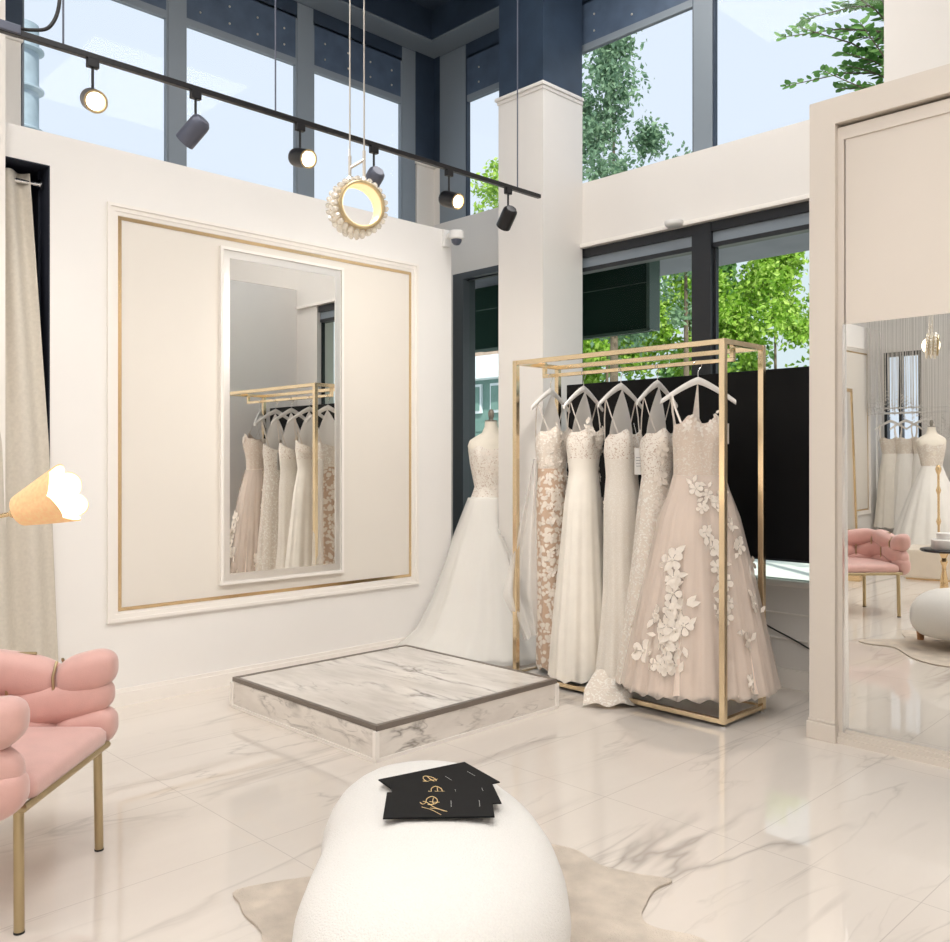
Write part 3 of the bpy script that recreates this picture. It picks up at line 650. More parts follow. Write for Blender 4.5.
# ------------------------------------------------------------------ floor lamp at the left edge
lb = Vector((-3.92, 1.0, 0))
fl = thing('floor_lamp', 'floor lamp with a lit scalloped linen shade reaching in at the left edge', 'floor lamp', tuple(lb))
part('base', lathe(bm_(), [(.175, 0), (.185, .012), (.18, .04), (.15, .065), (.06, .078), (.02, .085), (0, .085)], tuple(lb), 40), M['blackm'], fl, 40, world=True, label='black domed base')
j = Vector((-3.772, 1.158, 1.142))
axl = (RGT * .93 + Vector((0, 0, .33)) - FWD * .13).normalized()
pole = [lb + Vector((0, 0, .08)), lb + Vector((0, 0, .85)), lb + Vector((.005, .005, 1.02)), lb + Vector((.04, .05, 1.10)), lb + Vector((.09, .10, 1.125)), j]
part('pole', tube(bm_(), spline([tuple(p) for p in pole], 8, False), .009, 10), M['gold'], fl, 40, world=True)
bm = bm_(); ell(bm, tuple(j), (.018,) * 3, 16, 10); part('joint', bm, M['gold'], fl, 40, world=True)
q = axl.to_track_quat('Z', 'Y').to_matrix().to_4x4(); mt = Matrix.Translation(j) @ q
def shade(r0, r1, z0, z1, off=0):
    rings = []
    for k in range(11):
        t = k / 10; r_ = []
        for i in range(72):
            a = 2 * PI * i / 72; sc_ = abs(math.sin(3.0 * a)) ** .7
            r = (r0 + (r1 - r0) * t) * (1 + .10 * t * sc_) - off
            z = z0 + (z1 - z0) * t + .028 * t ** 3 * sc_
            r_.append(mt @ Vector((r * math.cos(a), r * math.sin(a), z)))
        rings.append(r_)
    return loft(bm_(), rings)
part('shade', shade(.062, .106, .035, .225), M['shade'], fl, 60, world=True)
part('shade_lining', shade(.060, .104, .036, .224, .003), M['shadein'], fl, 60, world=True, label='glowing white lining')
part('shade_cap', lathe(bm_(), [(.0, .0), (.012, .0), (.012, .03), (.061, .036), (0, .038)], (0, 0, 0), 24, mtx=mt), M['shade'], fl, 40, world=True)
L = bpy.data.lights.new('lamp_bulb', 'POINT'); L.energy = 3; L.color = (1, .80, .55); L.shadow_soft_size = .04
lo = bpy.data.objects.new('lamp_bulb', L); COL.objects.link(lo); lo.parent = fl; lo.location = (j + axl * .12) - lb

# ------------------------------------------------------------------ gold garment rack
RX0, RX1, RY0, RY1, RH = -3.765, -2.338, 4.05, 4.45, 1.967; RT = .0155
rk = thing('garment_rack', 'polished gold rectangular garment rack holding the wedding gowns', 'garment rack', ((RX0 + RX1) / 2, (RY0 + RY1) / 2, 0))
for x in (RX0, RX1):
    for y in (RY0, RY1):
        part('post', bb((x - RT, x + RT, y - RT, y + RT, .018, RH, .002)), M['goldsoft'], rk, world=True)
        part('foot', lathe(bm_(), [(.008, .010), (.016, .008), (.016, 0)], (x, y, 0), 14), M['chrome'], rk, 40, world=True)
        lathe
for y in (RY0, RY1):
    part('top_rail', bb((RX0 + RT, RX1 - RT, y - RT * .8, y + RT * .8, RH - .028, RH, .002)), M['goldsoft'], rk, world=True)
    part('base_rail', bb((RX0 + RT, RX1 - RT, y - RT * .8, y + RT * .8, .018, .043, .002)), M['goldsoft'], rk, world=True)
for x in (RX0, RX1):
    part('end_rail', bb((x - RT * .8, x + RT * .8, RY0 + RT, RY1 - RT, RH - .028, RH, .002)), M['goldsoft'], rk, world=True)
    part('end_base_rail', bb((x - RT * .8, x + RT * .8, RY0 + RT, RY1 - RT, .018, .043, .002)), M['goldsoft'], rk, world=True)
YM = (RY0 + RY1) / 2; RZ = 1.88
bm = bb((RX0 + .05, RX1 - .05, YM - .011, YM + .011, RZ - .011, RZ + .011, .002), (RX0 + .05, RX0 + .072, YM - .011, YM + .011, RZ + .011, RH - .028), (RX1 - .072, RX1 - .05, YM - .011, YM + .011, RZ + .011, RH - .028),
        (RX0 + .01, RX0 + .072, YM - .011, YM + .011, RH - .025, RH - .003), (RX1 - .072, RX1 - .01, YM - .011, YM + .011, RH - .025, RH - .003))
part('hanging_rail', bm, M['goldsoft'], rk, world=True)
part('base_shelf', bb((RX0 + .012, RX1 - .012, RY0 + .012, RY1 - .012, .026, .034)), M['bevel'], rk, world=True, label='mirrored shelf in the base')

# ------------------------------------------------------------------ hangers
def make_hanger(label, group='white hangers on the gold rack'):
    t = thing('clothes_hanger', label, 'hanger', (0, 0, 0), 0, group)
    rings = []
    for k in range(25):
        u = -1 + 2 * k / 24; x = .205 * u
        z = -.012 - .118 * abs(u) ** 1.25; hh = .021 - .007 * abs(u); tt = .0075
        rings.append([(x + 0 * math.cos(a), tt * math.cos(a), z + hh * math.sin(a)) for a in [2 * PI * i / 10 for i in range(10)]])
    part('body', loft(bm_(), rings, True, True, True), M['plaster'], t, 50)
    hk = [(0, 0, 0), (0, 0, .032), (.006, 0, .050)] + [(.022 * math.cos(a) - .002, 0, .075 + .022 * math.sin(a)) for a in [math.radians(d) for d in range(-40, 200, 24)]]
    part('hook', tube(bm_(), hk, .0022, 6), M['chrome'], t, 40)
    return t
HX = [(-3.655, 1.66), (-3.393, 1.64), (-3.117, 1.54), (-2.865, 1.60), (-2.605, YAW)]   # place on the rail, turn of the hanger
hlab = ['white hanger at the far end of the rack with the nude lace gown', 'white hanger second from the far end of the rack', 'white hanger in the middle of the rack with the tagged gown', 'white hanger behind the blush gown', 'white hanger nearest the viewer with the blush gown']
h0 = make_hanger(hlab[0]); HZ = RZ + .0105 - .095
for i, (x, rz) in enumerate(HX):
    hgr = h0 if i == 0 else copy_tree(h0)
    hgr['label'] = hlab[i]; hgr.location = (x, YM, HZ); hgr.rotation_euler = (0, 0, rz)

# ------------------------------------------------------------------ gowns
def lerp_prof(prof, z):
    P = sorted(prof, key=lambda p: -p[0])
    if z >= P[0][0]: return P[0][1:]
    for a, b in zip(P[:-1], P[1:]):
        if a[0] >= z >= b[0]:
            t = (a[0] - z) / (a[0] - b[0]); t = t
            return tuple(u + (v - u) * t for u, v in zip(a[1:], b[1:]))
    return P[-1][1:]
class Gown:
    def __init__(s, prof, npl, amp, zb, seed, cups=.04, top=None, hemamp=.01, clamp=None):
        s.prof = prof; s.n = npl; s.amp = amp; s.zb = zb; s.cups = cups; s.top = top if top else prof[0][0]; s.hem = prof[-1][0]; s.clamp = clamp; s.hemamp = hemamp
        r = random.Random(seed); s.ph = [r.uniform(0, 6.28) for _ in range(6)]
        s.zw = min(prof, key=lambda p: p[1] * p[2])[0]
    def pt(s, th, z, out=0.0):
        a, b, cx, cy = lerp_prof(s.prof, z)
        k = max(0, min(1, (s.zw - z) / (s.zw - s.hem + 1e-6))) ** .8
        f = .55 * math.cos(s.n * th + s.ph[0]) + .3 * math.cos((s.n * 2 - 3) * th + s.ph[1]) + .25 * math.cos((s.n // 2 + 1) * th + s.ph[2] + 1.2 * k)
        m = 1 + s.amp * k * f
        at = math.atan2(math.sin(th), math.cos(th))
        bump = 0
        if s.cups: bump = .024 * math.exp(-((abs(at) - .55) / .33) ** 2) * math.exp(-((z - s.zb) / .06) ** 2)
        x = (a * m + out) * math.sin(th) + cx + bump * math.sin(at) * .4; y = -(b * m + out + bump) * math.cos(th) + cy
        dz = 0
        if z > s.top - .14 and s.cups:
            w = (z - (s.top - .14)) / .14
            dz = w * (s.cups * math.exp(-((abs(at) - .55) / .28) ** 2) - .05 * max(0, (abs(at) - 1.6)) ** .7)
        if z < s.hem + .05: dz += s.hemamp * math.cos(s.n * th + s.ph[0]) * (s.hem + .05 - z) / .05
        p = Vector((x, y, z + dz))
        return s.clamp(p) if s.clamp else p
    def surf(s, z0, z1, lev, seg=128, out=0.0):
        return loft(bm_(), [[s.pt(2 * PI * i / seg, z0 + (z1 - z0) * k / lev, out) for i in range(seg)] for k in range(lev + 1)])
def frame_at(g, th, z):
    e = .01; p = g.pt(th, z); u = (g.pt(th + e * 3, z) - g.pt(th - e * 3, z)).normalized(); v = (g.pt(th, z + e) - g.pt(th, z - e)).normalized()
    n = u.cross(v).normalized()
    c = g.pt(th, z, .05) - p
    if n.dot(c) < 0: n = -n
    return p, u, v, n
def flower(bm, g, th, z, r, n=5, ph=0.0):
    p, u, v, nn = frame_at(g, th, z)
    for k in range(n):
        a = ph + 2 * PI * k / n; d = u * math.cos(a) + v * math.sin(a); s = nn.cross(d)
        pts = []
        for i in range(10):
            b = 2 * PI * i / 10; l = .58 + .46 * math.cos(b); w = .44 * math.sin(b) * (.75 + .35 * math.cos(b))
            pts.append(p + d * (r * l) + s * (r * w) + nn * (.004 + .0035 * l * (1 if k % 2 else .4)))
        vs = [bm.verts.new(q) for q in pts]; c = bm.verts.new(p + d * r * .55 + nn * .004)
        for i in range(10): bm.faces.new((vs[i], vs[(i + 1) % 10], c))
    t = bmesh.new(); bmesh.ops.create_uvsphere(t, u_segments=8, v_segments=5, radius=r * .17); merge(bm, t, Matrix.Translation(p + nn * .008))
def leafp(bm, g, th, z, r, a):
    p, u, v, nn = frame_at(g, th, z); d = u * math.cos(a) + v * math.sin(a); s = nn.cross(d)
    L_ = [p + nn * .004, p + d * r * .35 + s * r * .24 + nn * .004, p + d * r * .7 + s * r * .18 + nn * .007, p + d * r + nn * .004, p + d * r * .7 - s * r * .18 + nn * .007, p + d * r * .35 - s * r * .24 + nn * .004]
    bm.faces.new([bm.verts.new(q) for q in L_])
def spray(root, g, pts, sz, rnd):
    for th, z in pts:
        r = sz * rnd.uniform(.75, 1.2); bm = bm_()
        flower(bm, g, th, z, r, 5, rnd.uniform(0, 6))
        for k in range(4): leafp(bm, g, th + rnd.uniform(-.14, .14), z + rnd.uniform(-1.1, 1.1) * sz, r * 1.25, rnd.uniform(0, 6.28))
        part('lace_flower', bm, M['flower'], root)
def straps(root, g, zt, sep, mtl, top_z, topx):
    for s in (-1, 1):
        for th in (.95, 2.2):
            p = g.pt(s * th, zt); q = Vector((s * topx, 0, top_z))
            d = (q - p).normalized(); sd = Vector((1, 0, 0)) * .006
            mid = p.lerp(q, .5) + Vector((s * .006, 0, 0))
            bm = bm_(); loft(bm, [[p - sd, p + sd], [mid - sd, mid + sd], [q - sd, q + sd]], False); part('strap', bm, mtl, root)
def illusion(root, g, zt, apex, mtl):
    """sheer pointed back panel hooked up on the hanger"""
    rings = []
    for k in range(9):
        t = k / 8; ring = []
        for i in range(13):
            th = PI - 1.15 + 2.3 * i / 12; p = g.pt(th, zt - .01); w = (1 - t ** 1.7) + .015
            ring.append((p.x * w, p.y * w * .45 - .01, p.z + (apex - p.z) * t))
        rings.append(ring)
    part('sheer_back', loft(bm_(), rings, False), mtl, root, 60)
GG = 'wedding gowns on the gold rack'
rnd = random.Random(5)
# 5: blush gown nearest the viewer
d5 = thing('wedding_gown', 'blush pink tulle ball gown with ivory lace flowers nearest on the rack', 'wedding gown', (-2.605, YM, 0), YAW, GG)
P5 = [(1.545, .136, .10, 0, -.02), (1.47, .142, .112, 0, -.02), (1.37, .137, .105, 0, -.02), (1.275, .136, .10, 0, -.02), (1.21, .152, .12, 0, -.02), (1.05, .200, .15, 0, -.02), (.8, .256, .185, 0, -.025), (.5, .318, .23, 0, -.03), (.25, .366, .26, 0, -.035), (.14, .386, .275, 0, -.035)]
g5 = Gown(P5, 17, .055, 1.48, 3, .045)
part('bodice', g5.surf(1.545, 1.272, 14), M['bustlace'], d5, 70)
part('skirt', g5.surf(1.275, .14, 34, 192), M['blush'], d5, 70)
g5b = Gown([(z, a * 1.02 + .012 if z < 1.2 else a + .003, b * 1.02 + .012 if z < 1.2 else b + .003, cx, cy) for z, a, b, cx, cy in P5[3:]], 23, .06, 1.48, 8, 0)
part('net_overlay', g5b.surf(1.272, .13, 30, 192), M['blushtulle'], d5, 70)
spray(d5, g5, [(th, 1.51 + rnd.uniform(-.04, .02)) for th in (-.6, -.2, .2, .6)], .026, rnd)
spray(d5, g5b, [(-.30, 1.20), (-.12, 1.10), (.05, 1.17), (.28, 1.13), (.5, 1.16), (-.05, .98), (.62, 1.02)], .034, rnd)
spray(d5, g5b, [(.10, .90), (.16, .80), (.26, .72), (.30, .62), (.22, .55), (.75, .9), (.9, .6), (.62, .42), (.52, .22)], .044, rnd)
spray(d5, g5b, [(-.72, .83), (-.66, .74), (-.62, .66), (-.66, .58), (-.52, .58), (-.70, .49), (-.56, .48), (-.42, .50), (-.78, .40), (-.64, .38), (-.50, .38), (-.80, .30), (-.66, .29), (-.52, .30), (-.9, .55), (-1.1, .35)], .052, rnd)
spray(d5, g5b, [(PI - .5, .9), (PI - .4, .7), (PI - .2, .5), (PI + .1, .4), (PI + .3, .6), (PI + .5, .3), (PI - .7, .35), (2.0, .5), (-2.0, .5), (1.6, .8)], .052, rnd)
straps(d5, g5, 1.545, .1, M['flower'], HZ - .075, .145)
part('off_shoulder_band', loft(bm_(), [[Vector((s_[0], s_[1], z)) for s_ in ((.135, -.03), (.165, -.01), (.175, .03), (.15, .06))] for z in (1.55, 1.50, 1.44)], False), M['flower'], d5, 60)
bm = bm_(); loft(bm, [[(-.035, .07, 1.54), (0, .075, 1.545), (.045, .07, 1.54)], [(-.02, .05, 1.58), (0, .05, 1.60), (.02, .05, 1.58)], [(-.003, .01, HZ - .03), (0, .01, HZ - .03), (.003, .01, HZ - .03)]], False)
part('hanging_loop', bm, M['flower'], d5)
def gown(i, prof, npl, amp, bodm, skm, label, seed, zwaist, ov=None, sprays=(), spsz=.04, cups=.03, fm='flower'):
    x, rz = HX[i]
    t = thing('wedding_gown', label, 'wedding gown', (x, YM, 0), rz, GG)
    g = Gown(prof, npl, amp, prof[0][0] - .05, seed, cups)
    part('bodice', g.surf(prof[0][0], zwaist, 12, 96), bodm, t, 70)
    part('skirt', g.surf(zwaist, prof[-1][0], 34, 128), skm, t, 70)
    straps(t, g, prof[0][0], .1, M['flower'], HZ - .09, .14)
    illusion(t, g, prof[0][0], HZ - .03, M['illusion'])
    if sprays:
        spray(t, g, sprays, spsz, random.Random(seed))
    if ov:
        go = Gown(ov[0], ov[1], .09, 1.4, seed + 5, 0); part('net_overlay', go.surf(ov[0][0][0], ov[0][-1][0], 28, 128), ov[2], t, 70)
    return t, g
r1 = random.Random(11)
t1, g1 = gown(0, [(1.53, .125, .085, .01, 0), (1.46, .13, .09, .01, 0), (1.30, .105, .08, .01, 0), (1.1, .115, .085, .012, 0), (.8, .11, .085, .015, 0), (.5, .105, .09, .02, 0), (.06, .12, .10, .03, 0)], 9, .06, M['ivorylace'], M['nudelace'],
     'slim nude gown covered in ivory lace flowers at the far end of the rack', 21, 1.30, None,
     [(th + r1.uniform(-.1, .1), z) for z in [1.5, 1.42, 1.34, 1.25, 1.16, 1.07, .98, .88, .78, .66, .54, .4, .26] for th in (-.9, -.35, .2, .7, PI)], .026)
# its pale train gathered outside the rack, towards the left
def inlocal(w, root): return Matrix.Rotation(-root.rotation_euler.z, 4, 'Z') @ (Vector(w) - root.location)
bm = bm_(); rings = []; c1 = Vector((HX[0][0], YM, 0))
for k in range(26):
    t = k / 25; z = 1.36 - 1.08 * t; ring = []
    for i in range(25):
        q = i / 24; w = .03 + .19 * min(1, t / .75) ** 1.1 * (1 - .75 * max(0, t - .75) / .25)
        p = c1 - RGT * (.085 + w * q) + FWD * (-.05 + .03 * math.sin(11 * q + 2.5 * t)) + Vector((0, 0, z - .05 * q * t))
        ring.append(inlocal(p, t1))
    rings.append(ring)
part('train', loft(bm, rings, False), M['ivorytulle'], t1, 60, label='pale net train gathered at the side')
gown(1, [(1.52, .125, .085, 0, 0), (1.44, .13, .09, 0, 0), (1.28, .105, .08, 0, 0), (1.1, .135, .10, -.005, 0), (.8, .16, .12, -.012, 0), (.5, .185, .145, -.02, 0), (.25, .205, .16, -.025, 0), (.06, .215, .17, -.03, 0)], 11, .075, M['softlace'], M['ivory'],
     'ivory A-line gown hanging second from the far end of the rack', 22, 1.36, None, [(-.5, 1.5), (.0, 1.47), (.5, 1.5), (.9, 1.4), (.8, 1.25), (1.0, 1.1), (.9, .95), (1.1, .8)], .03)
t3, g3 = gown(2, [(1.50, .12, .085, .01, 0), (1.42, .128, .09, .01, 0), (1.26, .11, .08, .01, 0), (1.1, .125, .095, .01, 0), (.85, .125, .095, .01, 0), (.6, .128, .105, .01, -.005), (.35, .15, .125, .01, -.01), (.12, .185, .16, .01, -.02)], 9, .075, M['softlace'], M['beaded'],
     'fitted ivory beaded gown with a white price tag in the middle of the rack', 23, 1.36)
# its lace train spilling over the base rail onto the floor
bm = bm_(); rings = []
key = [(-3.07, 4.15, .15), (-3.05, 4.06, .09), (-3.02, 4.00, .064), (-2.985, 3.955, .022), (-2.955, 3.92, .016)]
kp = spline(key, 5, False)
for k, p in enumerate(kp):
    t = k / (len(kp) - 1); ring = []
    for i in range(21):
        q = i / 20 - .5; wd = .24 + .05 * t
        ring.append(inlocal(p + RGT * (q * wd) - FWD * (.03 * math.cos(q * 3.1)) + Vector((0, 0, .010 * (1 + math.sin(13 * q + 5 * t)) * (.5 + .5 * t))), t3))
    rings.append(ring)
part('train', loft(bm, rings, False), M['ivorylace'], t3, 60, label='lace edged train')
tg = thing('price_tag', 'white printed paper tag hanging on the middle gown', 'tag', (0, 0, 0))
tc_ = Vector((HX[2][0], YM, 0)) + RGT * .085 - FWD * .135; tg.location = (tc_.x, tc_.y, 1.345); tg.rotation_euler = (0, 0, YAW + .12)
part('card', bb((-.03, .03, -.001, .001, -.075, .075)), M['white'], tg)
bm = bm_()
for k in range(4): box(bm, -.022, .020, -.0016, -.0011, .02 - k * .016, .0225 - k * .016)
part('print', bm, M['greym'], tg)
part('string', tube(bm_(), [(0, 0, .07), (-.01, .02, .14), (-.02, .05, .22)], .0012, 5), M['white'], tg)
gown(3, [(1.50, .115, .085, 0, 0), (1.42, .12, .09, 0, 0), (1.26, .105, .08, 0, 0), (1.1, .12, .09, -.005, .01), (.8, .135, .10, -.02, .02), (.5, .155, .12, -.04, .03), (.12, .19, .15, -.06, .04)], 10, .06, M['softlace'], M['ivorylace'],
     'ivory lace gown half hidden behind the blush gown', 24, 1.26, None, [(-.7, z) for z in (1.4, 1.25, 1.1, .95, .8, .65, .5)], .036)

# ------------------------------------------------------------------ mannequin with ball gown in the corner
MC = Vector((-4.66, 4.74, 0))
mq = thing('dress_form', 'cream dress form with a grey knob standing in the corner by the narrow window', 'dress form', tuple(MC), YAW)
def torso_parts(root, neck=1.55, mtl='skin'):
    rings = []
    for z, a, b in ((.98, .15, .10), (1.05, .135, .095), (1.15, .118, .085), (1.25, .135, .10), (1.33, .155, .115), (1.40, .165, .105), (1.46, .175, .085), (1.50, .16, .07), (1.53, .115, .058), (1.555, .07, .05), (1.60, .05, .045), (1.64, .046, .043)):
        rings.append([(a * math.sin(t), -b * math.cos(t), z) for t in [2 * PI * i / 40 for i in range(40)]])
    part('torso', loft(bm_(), rings, True, True, True), M[mtl], root, 70)
    part('neck_knob', lathe(bm_(), [(.046, 1.64), (.046, 1.648), (.015, 1.655), (.02, 1.675), (.024, 1.70), (.016, 1.725), (0, 1.735)], (0, 0, 0), 20), M['knob'], root, 40)
    part('stand_pole', tube(bm_(), [(0, 0, .03), (0, 0, 1.0)], .014, 12), M['blackm'], root, 40)
    part('stand_base', lathe(bm_(), [(.15, 0), (.15, .015), (.03, .03), (.014, .05)], (0, 0, 0), 32), M['blackm'], root, 40)
torso_parts(mq)
mg = thing('ball_gown', 'white strapless tulle ball gown worn by the dress form in the corner', 'wedding gown', tuple(MC), YAW)
mw = Matrix.Translation(MC) @ Matrix.Rotation(YAW, 4, 'Z'); mi = mw.inverted()
def clampw(p):
    w = mw @ p
    if w.y < 4.56 and w.x < XA + .03: w.x = XA + .03
    if w.y >= 4.56 and w.x < XA + .03 - .25: w.x = XA - .22
    if w.x > -4.49 and w.y > 4.59:
        if w.x - (-4.49) < w.y - 4.59: w.x = -4.49
        else: w.y = 4.59
    if w.y > 5.0: w.y = 5.0
    return mi @ w
PM = [(1.43, .172, .118, 0, 0), (1.33, .160, .120, 0, 0), (1.15, .124, .091, 0, 0), (1.08, .15, .11, 0, -.005), (.9, .215, .17, 0, -.02), (.6, .32, .28, 0, -.06), (.35, .41, .38, 0, -.10), (.15, .50, .48, -.01, -.16), (.03, .60, .58, -.02, -.20)]
gm = Gown(PM, 19, .055, 1.36, 31, .03, clamp=clampw, hemamp=.008)
part('bodice', gm.surf(1.43, 1.08, 14), M['softlace'], mg, 70)
part('skirt', gm.surf(1.08, .03, 34, 160), M['gownwhite'], mg, 70)
gm2 = Gown([(z, a + .02 + .02 * (1.1 - z), b + .02 + .03 * (1.1 - z), cx, cy) for z, a, b, cx, cy in PM[3:-1]] + [(.02, .70, .66, -.03, -.22)], 13, .07, 1.36, 35, 0, clamp=clampw, hemamp=.006)
part('net_overlay', gm2.surf(1.075, .02, 30, 160), M['whitetulle'], mg, 70)
spray(mg, gm, [(.1, 1.4), (.4, 1.36), (.25, 1.26), (.45, 1.2), (.2, 1.14), (.35, 1.05), (.3, .96), (.45, .88), (-.3, 1.38), (-.15, 1.28)], .03, random.Random(3))
# ------------------------------------------------------------------ rear of the room (seen in the sliding mirror)
fm_ = thing('floor_mirror', 'gold framed mirror leaning on the rear panel, seen in the sliding mirror', 'mirror', (-4.72, -3.0, 0))
bm = bm_(); ring_x(bm, -.02, .02, -.40, .40, 0, 2.17, .045)
bm.transform(Matrix.Rotation(-.03, 4, 'Y')); part('frame', bm, M['gold'], fm_)
bm = bm_(); box(bm, -.008, .008, -.36, .36, .045, 2.13); bm.transform(Matrix.Rotation(-.03, 4, 'Y')); part('mirror_glass', bm, M['bevel'], fm_)
def simple_gown(name, label, loc, rz, prof, group=None, mtl='gownwhite', top='ivorylace', seed=1, npl=12):
    t = thing(name, label, 'wedding gown', loc, rz, group)
    g = Gown(prof, npl, .07, prof[0][0] - .05, seed, .03)
    part('bodice', g.surf(prof[0][0], g.zw, 8, 64), M[top], t, 70); part('skirt', g.surf(g.zw, prof[-1][0], 20, 96), M[mtl], t, 70)
    return t, g
PS = [(1.50, .15, .10, 0, 0), (1.30, .11, .08, 0, 0), (1.1, .14, .11, 0, 0), (.7, .18, .14, 0, 0), (.28, .22, .17, 0, 0)]
drl = thing('dress_rail', 'white dress rail along the rear wall, seen in the sliding mirror', 'dress rail', (-4.2, -4.36, 0))
part('rail', tube(bm_(), [(-4.84, -4.36, 1.86), (-3.3, -4.36, 1.86)], .014, 10), M['white'], drl, 40, world=True)
part('upper_rail', tube(bm_(), [(-4.84, -4.36, 1.93), (-3.3, -4.36, 1.93)], .010, 10), M['white'], drl, 40, world=True)
for x in (-4.80, -3.34): part('post', tube(bm_(), [(x, -4.36, .0), (x, -4.36, 1.94)], .014, 10), M['white'], drl, 40, world=True)
pos_txt = ['leftmost in the reflection', 'second from the left in the reflection', 'third from the left in the reflection', 'fourth from the left in the reflection']
hr = None
for k, x in enumerate((-4.62, -4.42, -4.20, -3.66)):
    t, g = simple_gown('wedding_gown', 'white gown on the rear dress rail, ' + pos_txt[k], (x, -4.36, 0), PI - .5 if k % 2 else PI - .2, PS, 'gowns on the rear dress rail', 'ivory' if k == 0 else 'gownwhite', 'ivorylace', 40 + k)
    straps(t, g, 1.50, .1, M['flower'], 1.71, .14)
    hgr = make_hanger('white hanger on the rear dress rail, ' + pos_txt[k], 'hangers on the rear dress rail') if k == 0 else copy_tree(hr)
    if k == 0: hr = hgr
    hgr['label'] = 'white hanger on the rear dress rail, ' + pos_txt[k]
    hgr.location = (x, -4.36, 1.764); hgr.rotation_euler = (0, 0, PI - .5 if k % 2 else PI - .2)
# dress forms at the rear
for k, (x, y, rz, lab, glab) in enumerate(((-3.84, -3.55, PI - .6, 'dress form in front of the rear dress rail, seen in the sliding mirror', 'white full gown worn by the dress form near the string curtain'),
                                      (-4.48, -1.95, PI - .9, 'dress form by the leaning gold mirror, seen at the edge of the sliding mirror', 'small white gown worn by the dress form by the leaning gold mirror'))):
    q_ = thing('dress_form', lab, 'dress form', (x, y, 0), rz); torso_parts(q_)
    simple_gown('ball_gown', glab, (x, y, 0), rz, [(1.40, .172, .118, 0, 0), (1.15, .124, .091, 0, 0), (1.05, .16, .12, 0, 0), (.8, .26, .22, 0, 0), (.4, .40, .36, 0, 0), (.04, .50, .46, 0, 0)] if k == 0 else
                [(1.40, .172, .118, 0, 0), (1.15, .124, .091, 0, 0), (1.0, .155, .115, 0, 0), (.6, .17, .13, 0, 0), (.5, .18, .14, 0, 0)], None, 'gownwhite', 'ivorylace', 60 + k, 15)
es = thing('gold_stand', 'slim turned gold display stand near the string curtain', 'stand', (-3.58, -2.95, 0))
part('base', lathe(bm_(), [(.14, 0), (.14, .015), (.05, .03), (.02, .05)], (0, 0, 0), 28), M['gold'], es, 40)
part('column', lathe(bm_(), [(.014, .04), (.014, .45), (.028, .5), (.014, .55), (.014, .82), (.03, .87), (.014, .92), (.014, 1.06), (.03, 1.10), (.035, 1.13), (.02, 1.17), (0, 1.18)], (0, 0, 0), 20), M['gold'], es, 40)
def side_table(x, y, h, r, label):
    t = thing('side_table', label, 'side table', (x, y, 0), 0, 'black topped side tables')
    part('table_top', lathe(bm_(), [(0, h - .022), (r - .01, h - .022), (r, h - .014), (r, h - .004), (r - .006, h), (0, h)], (0, 0, 0), 40), M['blackm'], t, 40)
    part('pedestal', lathe(bm_(), [(.13, 0), (.13, .012), (.06, .03), (.025, .06), (.02, .10), (.035, .17), (.03, .24), (.018, .32), (.018, .36), (.032, .40), (.02, .43), (.045, h - .03), (.05, h - .022)], (0, 0, 0), 28), M['gold'], t, 40)
    return t
side_table(-2.60, .14, .51, .19, 'black topped table on a gold pedestal carrying white stacked boxes')
side_table(-2.08, -.2, .49, .19, 'black topped table on a gold pedestal with nothing on it')
gb = thing('gift_box', 'two round white boxes stacked like a cake on the black table', 'gift box', (-2.60, .14, .51))
part('lower_tier', lathe(bm_(), [(0, 0), (.098, 0), (.102, .006), (.102, .078), (.095, .086), (0, .086)], (0, 0, 0), 40), M['white'], gb, 40)
part('upper_tier', lathe(bm_(), [(0, .086), (.055, .086), (.058, .09), (.058, .135), (.052, .142), (0, .142)], (0, 0, 0), 36), M['white'], gb, 40)
pb = thing('padded_bench', 'low cream block bench on the marble floor behind the side tables', 'bench', (-2.95, -1.7, 0), -.15)
part('body', bb((-.55, .55, -.28, .28, .02, .32), bev=.02), M['cream'], pb)
part('plinth', bb((-.52, .52, -.25, .25, 0, .02)), M['gold'], pb, label='gold base')
vs = thing('floor_vase', 'cream vase on a gold foot behind the pink armchair', 'vase', (-3.80, -.95, 0))
part('body', lathe(bm_(), [(.06, .07), (.10, .12), (.11, .25), (.085, .36), (.07, .42), (.08, .45), (.07, .45), (0, .43)], (0, 0, 0), 28), M['cream'], vs, 40)
part('foot', bb((-.085, .085, -.085, .085, 0, .07, .004)), M['gold'], vs)
bm = bm_(); r2 = random.Random(4)
for k in range(150):
    x = -4.84 + 1.5 * k / 149; y = -4.10 + r2.uniform(-.05, .05); zb_ = 1.96 - .6 * max(0, (x + 4.5)) ** 1.2 + r2.uniform(-.12, .12)
    tube(bm, [(x, y, 3.8), (x + r2.uniform(-.01, .01), y, (3.8 + zb_) / 2), (x, y, zb_)], .0032, 3, caps=False)
    for m_ in range(3): ell(bm, (x, y, zb_ - .02 + .05 * m_), (.009,) * 3, 5, 4)
solo('string_curtain', bm, M['strand'], 'curtain of thin silver strands with beads hanging at the rear', 'string curtain', 30, kind='stuff')
crb = thing('string_curtain_rail', 'slim white ceiling hung rail carrying the silver strands', 'rail', (-4.1, -4.10, 3.81))
part('bar', bb((-4.86, -3.3, -4.16, -4.04, 3.79, 3.83)), M['white'], crb, world=True)
for x in (-4.5, -3.6): part('hanger_rod', tube(bm_(), [(x, -4.10, 3.83), (x, -4.10, ZC)], .006, 8), M['cable'], crb, 40, world=True)
